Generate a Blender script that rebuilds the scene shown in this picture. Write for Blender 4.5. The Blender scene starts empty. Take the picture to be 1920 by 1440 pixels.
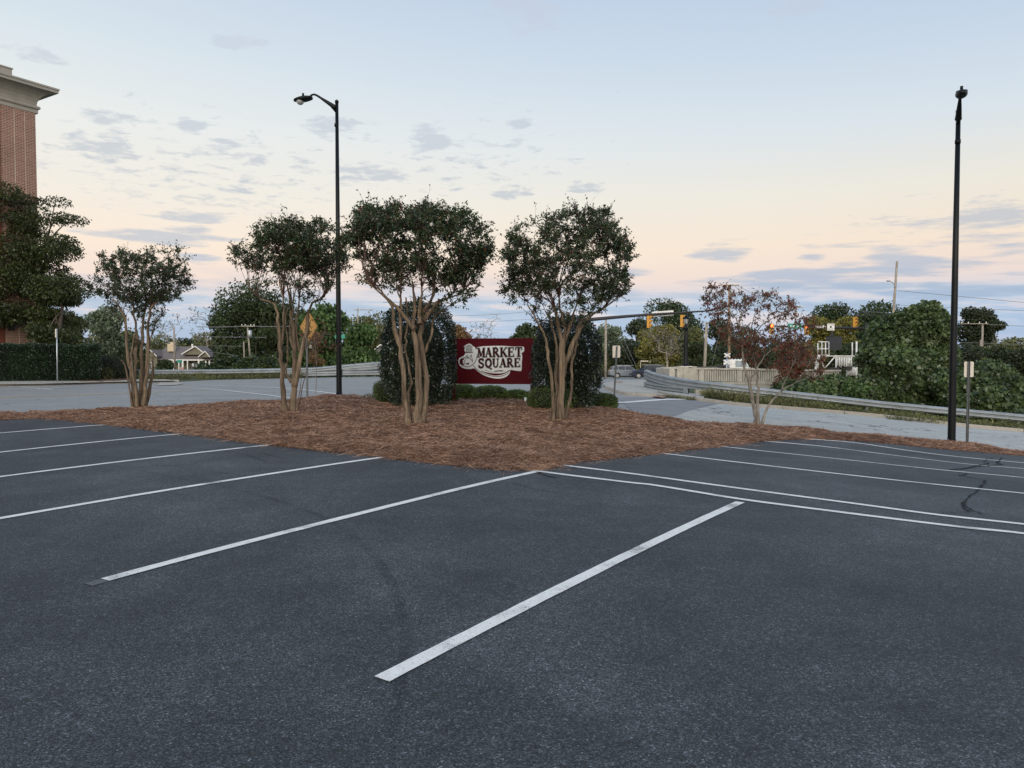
import bpy, bmesh, math, random
import numpy as np
from mathutils import Vector, Matrix
random.seed(7); RNG=np.random.default_rng(11)
S=bpy.context.scene; COL=S.collection
F=1382.0; HOR=671.6; CZ=1.549; PITCH=math.atan((720-HOR)/F)
cp,sp=math.cos(PITCH),math.sin(PITCH)
R=math.radians
# ------------------------------------------------------------ camera maths
def ray(px,py):
    u=(720-py)/F
    return np.array([(px-960)/F, cp+u*sp, -sp+u*cp])
def P(px,py,Y):
    d=ray(px,py); t=Y/d[1]
    return np.array([d[0]*t, Y, CZ+d[2]*t])
def mpp(Y): return Y/F           # metres per photograph pixel at depth Y
# ------------------------------------------------------------ terrain
def lotz(x,y):
    return .00721*x+.00812*(y-6)-.00234*x*x-.00279*x*y-.00133*(y-6)**2
_c=[]
for X in (-9,-6,-3,0,3,6,9):
    for Y in (2.5,6,9.5,13,16):
        if Y>abs(X)*0.8: _c.append((X,Y,lotz(X,Y)))
_c+= [(12,15,lotz(11.5,15)),(-11,17.6,.12),(-6,20,.1),(0,18,.02),(4,20,-.08),(8,19,-.3)]
for px,py,d in [(0,776,19.5),(0,722,36),(0,714,41),(190,713,42),(290,722,40),(350,709,62),(500,709,58),(650,706,51),
    (720,705,49),(1180,709,98),(1150,720,66),(1213,726,42),(1320,745,32.5),(1375,751,33),(1600,773,31.5),(1820,795,30.5),(1920,803,30.5),
    (1160,768,23),(1420,799,22),(1580,813,21.5),(1784,832,20.3),(1920,850,20),(2100,868,20),(960,722,40),(330,700,150),(460,699,100)]:
    q=P(px,py,d); _c.append(tuple(q))
_c+= [(-5.7,24.5,.12),(0,26,.08),(5,26,-.05),(20,42,-2.2),(30,44,-3),(14,44,-1.4),(45,30,-3),(40,45,-3.5),(20,60,-.6),(12,58,-.5),(35,62,-1.0),
  (60,10,-2.5),(-45,10,-.2),(-70,60,.2),(-30,5,-.4),(0,-15,-.5),(0,-60,-1),(30,-10,-1.2),(-30,-20,-.8),(0,150,-1.8),(60,150,-2),(-100,150,-1.5),(120,100,-3),
  (0,320,-3),(300,300,-4),(-300,300,-3),(300,0,-4),(-300,0,-2),(0,-300,-3),(1200,1200,-6),(-1200,1200,-6),(0,1500,-6),(1200,-800,-6),(-1200,-800,-6)]
_c=np.array(_c,float)
def _k(r2): return np.where(r2>1e-9, .5*r2*np.log(np.maximum(r2,1e-9)), 0)
def _tps(c):
    n=len(c); x=c[:,:2]/30
    K=_k(((x[:,None]-x[None])**2).sum(-1))+np.eye(n)*.006
    Q=np.hstack([np.ones((n,1)),x]); A=np.block([[K,Q],[Q.T,np.zeros((3,3))]])
    return x,np.linalg.solve(A,np.concatenate([c[:,2],np.zeros(3)]))
_tx,_tw=_tps(_c)
def H(x,y):
    x=np.asarray(x,float);y=np.asarray(y,float);sh=np.broadcast(x,y).shape
    q=np.stack([np.broadcast_to(x,sh).ravel(),np.broadcast_to(y,sh).ravel()],1)/30
    out=np.empty(len(q))
    for i in range(0,len(q),20000):
        b=q[i:i+20000]
        out[i:i+20000]=_k(((b[:,None]-_tx[None])**2).sum(-1))@_tw[:len(_tx)]+_tw[-3]+b@_tw[-2:]
    return out.reshape(sh) if sh else float(out[0])
def G(px,py,off=0.0):
    d=ray(px,py); t=np.concatenate([np.arange(1.5,70,.15),np.arange(70,260,.8)])
    z=CZ+d[2]*t; g=H(d[0]*t,d[1]*t)+off
    i=np.argmax(z<g)
    if z[i]>=g[i]: i=len(t)-1
    if i==0: i=1
    a=z[i-1]-g[i-1]; b=z[i]-g[i]; k=a/(a-b) if a!=b else 0
    tt=t[i-1]+(t[i]-t[i-1])*k
    return np.array([d[0]*tt,d[1]*tt,CZ+d[2]*tt])
def gxy(l,off=0.03): return [tuple(G(a,b,off)[:2]) for a,b in l]
# ------------------------------------------------------------ materials
MATS={}
def newmat(name):
    m=bpy.data.materials.new(name); m.use_nodes=True; nt=m.node_tree; nt.nodes.clear()
    o=nt.nodes.new('ShaderNodeOutputMaterial'); b=nt.nodes.new('ShaderNodeBsdfPrincipled')
    nt.links.new(b.outputs[0],o.inputs[0]); MATS[name]=m
    return m,nt,b,o
def node(nt,t,**k):
    n=nt.nodes.new(t)
    for a,v in k.items():
        if a in n.inputs.keys() if hasattr(n.inputs,'keys') else False: n.inputs[a].default_value=v
        else: setattr(n,a,v)
    return n
def ramp(nt,src,stops,interp='LINEAR'):
    r=nt.nodes.new('ShaderNodeValToRGB'); r.color_ramp.interpolation=interp
    e=r.color_ramp.elements
    while len(e)<len(stops): e.new(.5)
    for i,(p,c) in enumerate(stops):
        e[i].position=p; e[i].color=(*c,1) if len(c)==3 else c
    nt.links.new(src,r.inputs[0]); return r.outputs[0]
def noise(nt,scale,detail=4,rough=.55,vec=None,dist=0):
    n=nt.nodes.new('ShaderNodeTexNoise'); n.inputs['Scale'].default_value=scale; n.inputs['Detail'].default_value=detail
    n.inputs['Roughness'].default_value=rough; n.inputs['Distortion'].default_value=dist
    if vec is None: vec=nt.nodes.new('ShaderNodeTexCoord').outputs['Object']
    nt.links.new(vec,n.inputs['Vector']); return n.outputs[0]
def mixc(nt,fac,a,b,mode='MIX'):
    m=nt.nodes.new('ShaderNodeMix'); m.data_type='RGBA'; m.blend_type=mode
    for s,v in ((m.inputs[0],fac),(m.inputs[6],a),(m.inputs[7],b)):
        if isinstance(v,(int,float)): s.default_value=v
        elif isinstance(v,(tuple,list)): s.default_value=(*v,1) if len(v)==3 else v
        else: nt.links.new(v,s)
    return m.outputs[2]
def math_(nt,op,a,b=None,c=None,clamp=False):
    m=nt.nodes.new('ShaderNodeMath'); m.operation=op; m.use_clamp=clamp
    for i,v in enumerate((a,b,c)):
        if v is None: continue
        if isinstance(v,(int,float)): m.inputs[i].default_value=v
        else: nt.links.new(v,m.inputs[i])
    return m.outputs[0]
def bump(nt,b,h,dist=.01,st=.5):
    n=nt.nodes.new('ShaderNodeBump'); n.inputs['Distance'].default_value=dist; n.inputs['Strength'].default_value=st
    nt.links.new(h,n.inputs['Height']); nt.links.new(n.outputs[0],b.inputs['Normal'])
def simple(name,c,rough=.6,metal=0,var=.25,scale=3.0,bmp=0,bscale=60,spec=.5):
    if name in MATS: return MATS[name]
    m,nt,b,o=newmat(name)
    n=noise(nt,scale,6,.6)
    lo=tuple(x*(1-var) for x in c); hi=tuple(min(1,x*(1+var)) for x in c)
    nt.links.new(ramp(nt,n,[(.3,lo),(.7,hi)]),b.inputs['Base Color'])
    b.inputs['Roughness'].default_value=rough; b.inputs['Metallic'].default_value=metal
    b.inputs['Specular IOR Level'].default_value=spec
    if bmp: bump(nt,b,noise(nt,bscale,4),bmp,.6)
    return m
def leafmat(name,c1,c2,rough=.45,trans=.25,clump=1.2,spec=.5,sat=None,extra=None):
    m,nt,b,o=newmat(name)
    g=nt.nodes.new('ShaderNodeNewGeometry')
    r=g.outputs['Random Per Island']
    col=ramp(nt,r,[(0,c1),(1,c2)])
    if extra: col=mixc(nt,math_(nt,'GREATER_THAN',r,1-extra[0]),col,extra[1])
    n=noise(nt,clump,2)
    col=mixc(nt,1,col,ramp(nt,n,[(.35,(.62,.62,.62)),(.65,(1.3,1.3,1.25))]),'MULTIPLY')
    nt.links.new(col,b.inputs['Base Color']); b.inputs['Roughness'].default_value=rough; b.inputs['Specular IOR Level'].default_value=spec
    if trans:
        t=nt.nodes.new('ShaderNodeBsdfTranslucent'); nt.links.new(col,t.inputs[0])
        x=nt.nodes.new('ShaderNodeMixShader'); x.inputs[0].default_value=trans
        nt.links.new(b.outputs[0],x.inputs[1]); nt.links.new(t.outputs[0],x.inputs[2]); nt.links.new(x.outputs[0],o.inputs[0])
    return m
def barkmat(name,c1,c2,scale=6,stretch=.12):
    m,nt,b,o=newmat(name)
    tc=nt.nodes.new('ShaderNodeTexCoord'); mp=nt.nodes.new('ShaderNodeMapping'); mp.inputs['Scale'].default_value=(1,1,stretch)
    nt.links.new(tc.outputs['Object'],mp.inputs[0])
    n=noise(nt,scale,6,.65,mp.outputs[0],.6); n2=noise(nt,2.0,3)
    col=ramp(nt,n,[(.32,c1),(.5,tuple((a+d)/2 for a,d in zip(c1,c2))),(.62,c2)])
    col=mixc(nt,1,col,ramp(nt,n2,[(.3,(.75,.72,.7)),(.7,(1.15,1.12,1.05))]),'MULTIPLY')
    nt.links.new(col,b.inputs['Base Color']); b.inputs['Roughness'].default_value=.8
    bump(nt,b,n,.012,.7)
    return m
# ------------------------------------------------------------ mesh builder
class MB:
    def __init__(s): s.v=[];s.f=[];s.sm=[];s.mi=[];s.cur=0
    def add(s,vs,fs,smooth=False):
        b=len(s.v); s.v+= [tuple(float(c) for c in v) for v in vs]
        for f in fs: s.f.append(tuple(i+b for i in f)); s.sm.append(smooth); s.mi.append(s.cur)
    def box(s,c,size,rz=0,ax=None):
        hx,hy,hz=[k/2 for k in size]; M=Matrix.Rotation(rz,3,'Z') if ax is None else ax
        vs=[Vector(c)+M@Vector((x*hx,y*hy,z*hz)) for x,y,z in ((-1,-1,-1),(1,-1,-1),(1,1,-1),(-1,1,-1),(-1,-1,1),(1,-1,1),(1,1,1),(-1,1,1))]
        s.add(vs,[(0,3,2,1),(4,5,6,7),(0,1,5,4),(1,2,6,5),(2,3,7,6),(3,0,4,7)])
    def tube(s,pts,rad,n=8,cap=True,smooth=True):
        pts=[Vector(p) for p in pts]
        if isinstance(rad,(int,float)): rad=[rad]*len(pts)
        vs=[];ref=None
        for i,p in enumerate(pts):
            t=(pts[min(i+1,len(pts)-1)]-pts[max(i-1,0)])
            t=t.normalized() if t.length>1e-9 else Vector((0,0,1))
            if ref is None: ref=t.orthogonal().normalized()
            ref=(ref-t*ref.dot(t)); ref=ref.normalized() if ref.length>1e-6 else t.orthogonal().normalized()
            bi=t.cross(ref)
            for k in range(n):
                a=2*math.pi*k/n; vs.append(p+(ref*math.cos(a)+bi*math.sin(a))*rad[i])
        fs=[(i*n+k,i*n+(k+1)%n,(i+1)*n+(k+1)%n,(i+1)*n+k) for i in range(len(pts)-1) for k in range(n)]
        s.add(vs,fs,smooth)
        if cap:
            b=len(s.v)-len(vs)
            for f in (tuple(b+k for k in range(n))[::-1],tuple(b+(len(pts)-1)*n+k for k in range(n))):
                s.f.append(f);s.sm.append(False);s.mi.append(s.cur)
    def lathe(s,o,prof,n=16,smooth=True):
        o=Vector(o); vs=[o+Vector((r*math.cos(2*math.pi*k/n),r*math.sin(2*math.pi*k/n),z)) for r,z in prof for k in range(n)]
        s.add(vs,[(i*n+k,i*n+(k+1)%n,(i+1)*n+(k+1)%n,(i+1)*n+k) for i in range(len(prof)-1) for k in range(n)],smooth)
        b=len(s.v)-len(vs)
        for f in (tuple(b+k for k in range(n))[::-1],tuple(b+(len(prof)-1)*n+k for k in range(n))):
            s.f.append(f);s.sm.append(False);s.mi.append(s.cur)
    def prism(s,poly,o,ex,ey,ez,t):
        """2-D outline (u,v) placed at o + u*ex + v*ey, thick from 0 to t along ez"""
        o,ex,ey,ez=[Vector(k) for k in (o,ex,ey,ez)]; n=len(poly)
        a=sum(poly[i][0]*poly[(i+1)%n][1]-poly[(i+1)%n][0]*poly[i][1] for i in range(n))
        if a<0: poly=poly[::-1]
        lo=[o+ex*u+ey*v for u,v in poly]; hi=[p+ez*t for p in lo]
        s.add(lo+hi,[tuple(range(n))[::-1],tuple(range(n,2*n))]+[(i,(i+1)%n,n+(i+1)%n,n+i) for i in range(n)])
    def sweep(s,path,prof,updir=(0,0,1),smooth=False,closed=False):
        """profile points (out,up) swept along a path; out = right of travel, level"""
        path=[Vector(p) for p in path]; up=Vector(updir); vs=[]
        for i,p in enumerate(path):
            t=path[min(i+1,len(path)-1)]-path[max(i-1,0)]; t.z=0; t.normalize(); out=t.cross(up)
            pr=prof(i/(len(path)-1)) if callable(prof) else prof
            vs+=[p+out*a+up*b for a,b in pr]
        m=len(vs)//len(path)
        fs=[(i*m+k,i*m+(k+1)%m,(i+1)*m+(k+1)%m,(i+1)*m+k) for i in range(len(path)-1) for k in range(m if closed else m-1)]
        s.add(vs,fs,smooth)
        if closed:
            b=len(s.v)-len(vs)
            for f in (tuple(b+k for k in range(m))[::-1],tuple(b+(len(path)-1)*m+k for k in range(m))):
                s.f.append(f);s.sm.append(False);s.mi.append(s.cur)
    def build(s,name,mat,parent=None,loc=None,bevel=0,local=False):
        me=bpy.data.meshes.new(name); 
        o3=Vector(loc) if loc is not None else Vector((0,0,0))
        me.from_pydata([tuple(Vector(v)-o3) for v in s.v],[],s.f); me.validate()
        if len(me.polygons)==len(s.sm): me.polygons.foreach_set('use_smooth',s.sm); 
        for m in (mat if isinstance(mat,(list,tuple)) else [mat]): me.materials.append(m)
        if isinstance(mat,(list,tuple)) and len(me.polygons)==len(s.mi): me.polygons.foreach_set('material_index',s.mi)
        o=bpy.data.objects.new(name,me); COL.objects.link(o)
        if parent is not None:
            o.parent=parent
            if loc is None: o.location=(0,0,0); 
            o.matrix_parent_inverse=Matrix.Identity(4)
            if loc is None and not local: # geometry given in world space: express relative to parent
                me.transform(parent_world(parent).inverted())
        if loc is not None: o.location=o3
        if bevel:
            b=o.modifiers.new('bevel','BEVEL'); b.width=bevel; b.segments=2; b.limit_method='ANGLE'
        return o
def parent_world(o):
    M=Matrix.LocRotScale(o.location,o.rotation_euler,None) if o.type=='EMPTY' or o.parent is None else Matrix.Identity(4)
    M=Matrix.LocRotScale(o.location,o.rotation_euler,None)
    return parent_world(o.parent)@M if o.parent else M
def tag(o,label=None,cat=None,group=None,kind=None):
    if label:o['label']=label
    if cat:o['category']=cat
    if group:o['group']=group
    if kind:o['kind']=kind
    return o
def thing(name,loc,label,cat,group=None):
    o=bpy.data.objects.new(name,None); o.empty_display_size=.2; COL.objects.link(o); o.location=tuple(loc)
    return tag(o,label,cat,group)
def npmesh(name,v,f,mat,parent=None,smooth=False,loc=None):
    """v Nx3, f MxK array (quads or tris)"""
    v=np.asarray(v,np.float32); f=np.asarray(f,np.int32)
    if parent is not None:
        w=parent_world(parent).translation; v=v-np.array(w,np.float32)
    elif loc is not None: v=v-np.array(loc,np.float32)
    me=bpy.data.meshes.new(name); k=f.shape[1]
    me.vertices.add(len(v)); me.vertices.foreach_set('co',v.ravel())
    me.loops.add(f.size); me.loops.foreach_set('vertex_index',f.ravel())
    me.polygons.add(len(f)); me.polygons.foreach_set('loop_start',np.arange(0,f.size,k,dtype=np.int32))
    try: me.polygons.foreach_set('loop_total',np.full(len(f),k,np.int32))
    except Exception: pass
    if smooth: me.polygons.foreach_set('use_smooth',np.ones(len(f),bool))
    me.update(calc_edges=True); me.materials.append(mat)
    o=bpy.data.objects.new(name,me); COL.objects.link(o)
    if parent is not None: o.parent=parent
    elif loc is not None: o.location=tuple(loc)
    return o
def norm(a): return a/np.maximum(np.linalg.norm(a,axis=-1,keepdims=True),1e-9)
def leaves(pos,axis,L,W,rng=RNG,droop=.0):
    """rhombic leaves folded a little: returns verts, tris-quads"""
    n=len(pos); axis=norm(axis); r=norm(rng.normal(size=(n,3))); side=norm(np.cross(axis,r)); nor=np.cross(side,axis)
    L=np.broadcast_to(L,(n,))[:,None]; W=np.broadcast_to(W,(n,))[:,None]
    a=pos; t=pos+axis*L+np.array([0,0,-1])*L*droop; m=pos+axis*L*.45
    v=np.stack([a,m+side*W/2+nor*W*.12,t,m-side*W/2+nor*W*.12],1).reshape(-1,3)
    f=np.arange(4*n).reshape(n,4)
    return v,f
# ------------------------------------------------------------ draped sheets
def drape(name,poly,off,cell,mat,hf=H,kind='structure',edge=0):
    bm=bmesh.new(); vs=[bm.verts.new((x,y,0)) for x,y in poly]; bm.faces.new(vs)
    xs=[p[0] for p in poly]; ys=[p[1] for p in poly]
    for ax,lo,hi in ((0,min(xs),max(xs)),(1,min(ys),max(ys))):
        c=math.ceil(lo/cell)*cell
        while c<hi:
            co=(c,0,0) if ax==0 else (0,c,0); no=(1,0,0) if ax==0 else (0,1,0)
            bmesh.ops.bisect_plane(bm,geom=bm.verts[:]+bm.edges[:]+bm.faces[:],plane_co=co,plane_no=no,dist=1e-5)
            c+=cell
    bmesh.ops.triangulate(bm,faces=bm.faces[:])
    a=np.array([v.co[:2] for v in bm.verts]); z=hf(a[:,0],a[:,1])+off
    for v,k in zip(bm.verts,z): v.co.z=k
    for f in bm.faces:
        f.smooth=True
        f.normal_update()
        if f.normal.z<0: f.normal_flip()
    me=bpy.data.meshes.new(name); bm.to_mesh(me); bm.free(); me.materials.append(mat)
    o=bpy.data.objects.new(name,me); COL.objects.link(o)
    if kind: o['kind']=kind
    return o
def strip_poly(pts,w):
    pts=[np.array(p,float)[:2] for p in pts]; L=[];Rr=[]
    w=w if hasattr(w,'__len__') else [w]*len(pts)
    for i,p in enumerate(pts):
        t=pts[min(i+1,len(pts)-1)]-pts[max(i-1,0)]; t/=np.linalg.norm(t); n=np.array([-t[1],t[0]])
        j1=1+random.uniform(-.05,.05); j2=1+random.uniform(-.05,.05); L.append(tuple(p+n*w[i]/2*j1)); Rr.append(tuple(p-n*w[i]/2*j2))
    return L+Rr[::-1]
def smoothline(pts,n=6):
    """Catmull-Rom through points (any dimension)"""
    pts=[np.array(p,float) for p in pts]; out=[]
    for i in range(len(pts)-1):
        p0=pts[max(i-1,0)];p1=pts[i];p2=pts[i+1];p3=pts[min(i+2,len(pts)-1)]
        for k in range(n):
            t=k/n; out.append(.5*((2*p1)+(-p0+p2)*t+(2*p0-5*p1+4*p2-p3)*t*t+(-p0+3*p1-3*p2+p3)*t**3))
    out.append(pts[-1]); return out
def inpoly(x,y,poly):
    r=np.zeros(x.shape,bool); n=len(poly)
    for i in range(n):
        x1,y1=poly[i]; x2,y2=poly[(i+1)%n]
        c=((y1>y)!=(y2>y)); xi=(x2-x1)*(y-y1)/((y2-y1) if y2!=y1 else 1e-9)+x1
        r^=c&(x<xi)
    return r
def edgedist(x,y,poly):
    d=np.full(x.shape,1e9); nx=np.zeros(x.shape); ny=np.zeros(x.shape); n=len(poly)
    for i in range(n):
        a=np.array(poly[i]); b=np.array(poly[(i+1)%n]); ab=b-a; l2=max(ab@ab,1e-9)
        t=np.clip(((x-a[0])*ab[0]+(y-a[1])*ab[1])/l2,0,1); qx=a[0]+t*ab[0]; qy=a[1]+t*ab[1]
        k=np.hypot(x-qx,y-qy); m=k<d; d=np.where(m,k,d); nx=np.where(m,qx,nx); ny=np.where(m,qy,ny)
    return d,nx,ny
def vnoise(x,y,s,seed=0):
    """cheap smooth value noise"""
    x=np.asarray(x)/s; y=np.asarray(y)/s; xi=np.floor(x); yi=np.floor(y); fx=x-xi; fy=y-yi
    fx=fx*fx*(3-2*fx); fy=fy*fy*(3-2*fy)
    h=lambda a,b:(np.sin(a*127.1+b*311.7+seed*74.7)*43758.5453)%1
    return (h(xi,yi)*(1-fx)+h(xi+1,yi)*fx)*(1-fy)+(h(xi,yi+1)*(1-fx)+h(xi+1,yi+1)*fx)*fy
# ================================================================ MATERIALS
def asphalt():
    m,nt,b,o=newmat('lot_asphalt')
    tc=nt.nodes.new('ShaderNodeTexCoord').outputs['Object']
    big=noise(nt,.35,6,.6,tc,.4); mid=noise(nt,1.7,5,.6,tc)
    base=ramp(nt,big,[(.34,(.031,.0365,.041)),(.5,(.043,.050,.0555)),(.64,(.064,.072,.078))])
    base=mixc(nt,1,base,ramp(nt,mid,[(.35,(.80,.80,.80)),(.7,(1.2,1.2,1.2))]),'MULTIPLY')
    def grit(scale,stops,c0):
        v=nt.nodes.new('ShaderNodeTexVoronoi'); v.inputs['Scale'].default_value=scale; nt.links.new(tc,v.inputs['Vector'])
        q=nt.nodes.new('ShaderNodeSeparateColor'); nt.links.new(v.outputs['Color'],q.inputs[0])
        return mixc(nt,1,c0,ramp(nt,q.outputs[0],[(p,(k,k,k)) for p,k in stops]),'MULTIPLY'),v
    base,v1=grit(125,[(0,.42),(.35,.78),(.62,.98),(.80,1.22),(.95,1.8),(1,3.0)],base)
    base,v2=grit(34,[(0,.88),(.5,.98),(.85,1.08),(1,1.3)],base)
    base,v3=grit(170,[(0,.4),(.6,1.0),(1,2.1)],base)
    # oil drips: round dark spots, few and small
    vo=nt.nodes.new('ShaderNodeTexVoronoi'); vo.inputs['Scale'].default_value=.75; vo.inputs['Randomness'].default_value=1
    wv=nt.nodes.new('ShaderNodeVectorMath'); wv.operation='MULTIPLY_ADD'; wn=nt.nodes.new('ShaderNodeTexNoise'); wn.inputs['Scale'].default_value=6; wn.inputs['Detail'].default_value=4; nt.links.new(tc,wn.inputs['Vector'])
    nt.links.new(wn.outputs['Color'],wv.inputs[0]); wv.inputs[1].default_value=(.16,.16,0); nt.links.new(tc,wv.inputs[2]); nt.links.new(wv.outputs[0],vo.inputs['Vector'])
    qs=nt.nodes.new('ShaderNodeSeparateColor'); nt.links.new(vo.outputs['Color'],qs.inputs[0])
    dr=math_(nt,'SUBTRACT',1,math_(nt,'DIVIDE',vo.outputs['Distance'],math_(nt,'MULTIPLY_ADD',qs.outputs[1],.10,.03)),clamp=True)
    dr=math_(nt,'MULTIPLY',math_(nt,'GREATER_THAN',qs.outputs[0],.62),math_(nt,'MULTIPLY',dr,1.2,clamp=True))
    base=mixc(nt,math_(nt,'MULTIPLY',dr,.5),base,(.014,.015,.016))
    # old tyre scuffs: dark rubber traces with a path of their own
    w=nt.nodes.new('ShaderNodeTexNoise'); w.inputs['Scale'].default_value=.28; w.inputs['Detail'].default_value=2; w.inputs['Distortion'].default_value=.8; nt.links.new(tc,w.inputs['Vector'])
    line=math_(nt,'SUBTRACT',1,math_(nt,'MULTIPLY',math_(nt,'ABSOLUTE',math_(nt,'SUBTRACT',w.outputs[0],.52)),90),clamp=True)
    brk=ramp(nt,noise(nt,.9,3,.5,tc),[(.5,(0,0,0)),(.6,(1,1,1))])
    base=mixc(nt,math_(nt,'MULTIPLY',math_(nt,'MULTIPLY',line,brk),.38),base,(.012,.013,.017))
    nt.links.new(base,b.inputs['Base Color']); b.inputs['Roughness'].default_value=.72; b.inputs['Specular IOR Level'].default_value=.45
    hh=math_(nt,'ADD',math_(nt,'MULTIPLY',v1.outputs['Distance'],-.8),math_(nt,'MULTIPLY',noise(nt,220,3,.6,tc),.6))
    bump(nt,b,hh,.006,.55)
    return m
def roadmat(name,lo,hi,crack=0,agg=60):
    m,nt,b,o=newmat(name)
    tc=nt.nodes.new('ShaderNodeTexCoord').outputs['Object']
    mp=nt.nodes.new('ShaderNodeMapping'); mp.inputs['Scale'].default_value=(.25,1.6,1); mp.inputs['Rotation'].default_value=(0,0,.12); nt.links.new(tc,mp.inputs[0])
    n=noise(nt,.8,7,.65,mp.outputs[0]); n2=noise(nt,3,6,.7,tc); n3=noise(nt,agg,3,.6,tc)
    c=ramp(nt,n,[(.3,lo),(.7,hi)])
    c=mixc(nt,1,c,ramp(nt,n2,[(.3,(.88,.88,.88)),(.7,(1.1,1.1,1.1))]),'MULTIPLY')
    c=mixc(nt,1,c,ramp(nt,n3,[(.3,(.8,.8,.8)),(.7,(1.2,1.2,1.2))]),'MULTIPLY')
    if crack:
        v=nt.nodes.new('ShaderNodeTexVoronoi'); v.feature='DISTANCE_TO_EDGE'; v.inputs['Scale'].default_value=.45; v.inputs['Randomness'].default_value=1
        d=nt.nodes.new('ShaderNodeTexNoise'); d.inputs['Scale'].default_value=1.6; d.inputs['Detail'].default_value=6; nt.links.new(tc,d.inputs['Vector'])
        va=nt.nodes.new('ShaderNodeVectorMath'); va.operation='MULTIPLY_ADD'; nt.links.new(d.outputs['Color'],va.inputs[0]); va.inputs[1].default_value=(2.2,2.2,0); nt.links.new(tc,va.inputs[2])
        nt.links.new(va.outputs[0],v.inputs['Vector'])
        k=math_(nt,'LESS_THAN',v.outputs['Distance'],.012*crack)
        br=ramp(nt,noise(nt,.5,3,.5,tc),[(.45,(0,0,0)),(.55,(1,1,1))])
        c=mixc(nt,math_(nt,'MULTIPLY',math_(nt,'MULTIPLY',k,br),.7),c,(.04,.04,.045))
    nt.links.new(c,b.inputs['Base Color']); b.inputs['Roughness'].default_value=.85; b.inputs['Specular IOR Level'].default_value=.3
    bump(nt,b,n3,.004,.5)
    return m
def paintmat(name,col,worn=.5,under=(.05,.055,.065)):
    m,nt,b,o=newmat(name); tc=nt.nodes.new('ShaderNodeTexCoord').outputs['Object']
    n=noise(nt,2.4,5,.65,tc); n2=noise(nt,120,3,.6,tc); n3=noise(nt,14,5,.7,tc)
    c=ramp(nt,n3,[(.3,tuple(k*.86 for k in col)),(.6,col)])
    wear=math_(nt,'ADD',math_(nt,'MULTIPLY',n,.62),math_(nt,'MULTIPLY',n2,.38))
    fac=ramp(nt,wear,[(.57-.06*worn,(0,0,0)),(.64,(1,1,1))])
    c=mixc(nt,math_(nt,'MULTIPLY',fac,.75),c,under)
    pit=math_(nt,'GREATER_THAN',noise(nt,75,3,.7,tc),.62)
    c=mixc(nt,math_(nt,'MULTIPLY',pit,.55),c,under)
    nt.links.new(c,b.inputs['Base Color']); b.inputs['Roughness'].default_value=.6; bump(nt,b,n2,.004,.4)
    return m
M_lot=asphalt()
M_road=roadmat('road_asphalt',(.24,.247,.238),(.325,.332,.32),.5)
M_oldroad=roadmat('old_road_surface',(.34,.355,.335),(.47,.485,.455),1.2,22)
M_patch=roadmat('newer_patch',(.205,.21,.212),(.265,.27,.27),.3)
M_conc=roadmat('kerb_concrete',(.27,.25,.215),(.40,.375,.33),.4,40)
M_walk=roadmat('pavement_concrete',(.34,.33,.29),(.46,.45,.40),.4,40)
M_white=paintmat('lot_line_paint',(.82,.82,.78),.6)
M_rwhite=paintmat('road_line_paint',(.80,.80,.76),.3,(.22,.23,.25))
M_yellow=paintmat('yellow_line_paint',(.72,.56,.30),.3,(.22,.23,.25))
M_tar=simple('crack_sealant',(.017,.019,.022),.9,0,.5,14,spec=.15)
def groundmat():
    m,nt,b,o=newmat('weedy_ground'); tc=nt.nodes.new('ShaderNodeTexCoord').outputs['Object']
    n=noise(nt,.4,6,.65,tc); n2=noise(nt,6,5,.7,tc)
    c=ramp(nt,n,[(.35,(.045,.06,.022)),(.55,(.085,.10,.035)),(.72,(.16,.13,.07))])
    c=mixc(nt,1,c,ramp(nt,n2,[(.3,(.6,.6,.6)),(.7,(1.4,1.4,1.3))]),'MULTIPLY')
    nt.links.new(c,b.inputs['Base Color']); b.inputs['Roughness'].default_value=.95; bump(nt,b,n2,.06,.7); return m
M_ground=groundmat()
def strawmat(name,needle):
    m,nt,b,o=newmat(name); tc=nt.nodes.new('ShaderNodeTexCoord').outputs['Object']
    n=noise(nt,.8,5,.6,tc); n2=noise(nt,45,5,.75,tc,1.5)
    if needle:
        g=nt.nodes.new('ShaderNodeNewGeometry')
        c=ramp(nt,g.outputs['Random Per Island'],[(0,(.10,.050,.029)),(.3,(.195,.104,.062)),(.65,(.345,.205,.128)),(1,(.57,.38,.26))])
    else: c=ramp(nt,n2,[(.3,(.07,.033,.018)),(.5,(.18,.092,.052)),(.7,(.30,.165,.10))])
    c=mixc(nt,1,c,ramp(nt,n,[(.3,(.80,.76,.75)),(.7,(1.18,1.15,1.12))]),'MULTIPLY')
    nt.links.new(c,b.inputs['Base Color']); b.inputs['Roughness'].default_value=.7
    if not needle: bump(nt,b,n2,.03,1)
    return m
M_straw=strawmat('pine_straw_base',False); M_needle=strawmat('pine_straw_needles',True)
M_bark=barkmat('myrtle_bark',(.035,.024,.016),(.23,.175,.12),16,.06)
M_twig=simple('myrtle_twigs',(.075,.042,.030),.7)
M_bark2=barkmat('maple_bark',(.10,.088,.078),(.26,.24,.215),12,.12)
M_barkd=barkmat('dark_bark',(.06,.05,.04),(.14,.12,.10),8,.15)
M_barkg=barkmat('pale_bark',(.20,.18,.15),(.38,.35,.30),8,.15)
M_myr=leafmat('myrtle_leaves',(.016,.036,.014),(.036,.068,.022),.5,.12,1.4,extra=(.03,(.14,.045,.02)))
M_holly=leafmat('holly_leaves',(.008,.017,.009),(.026,.045,.022),.28,.03,2.2,.6)
M_box=leafmat('boxwood_leaves',(.10,.15,.03),(.26,.34,.085),.5,.3,3)
M_boxd=leafmat('dark_boxwood_leaves',(.045,.078,.02),(.12,.17,.045),.5,.25,3)
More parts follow.
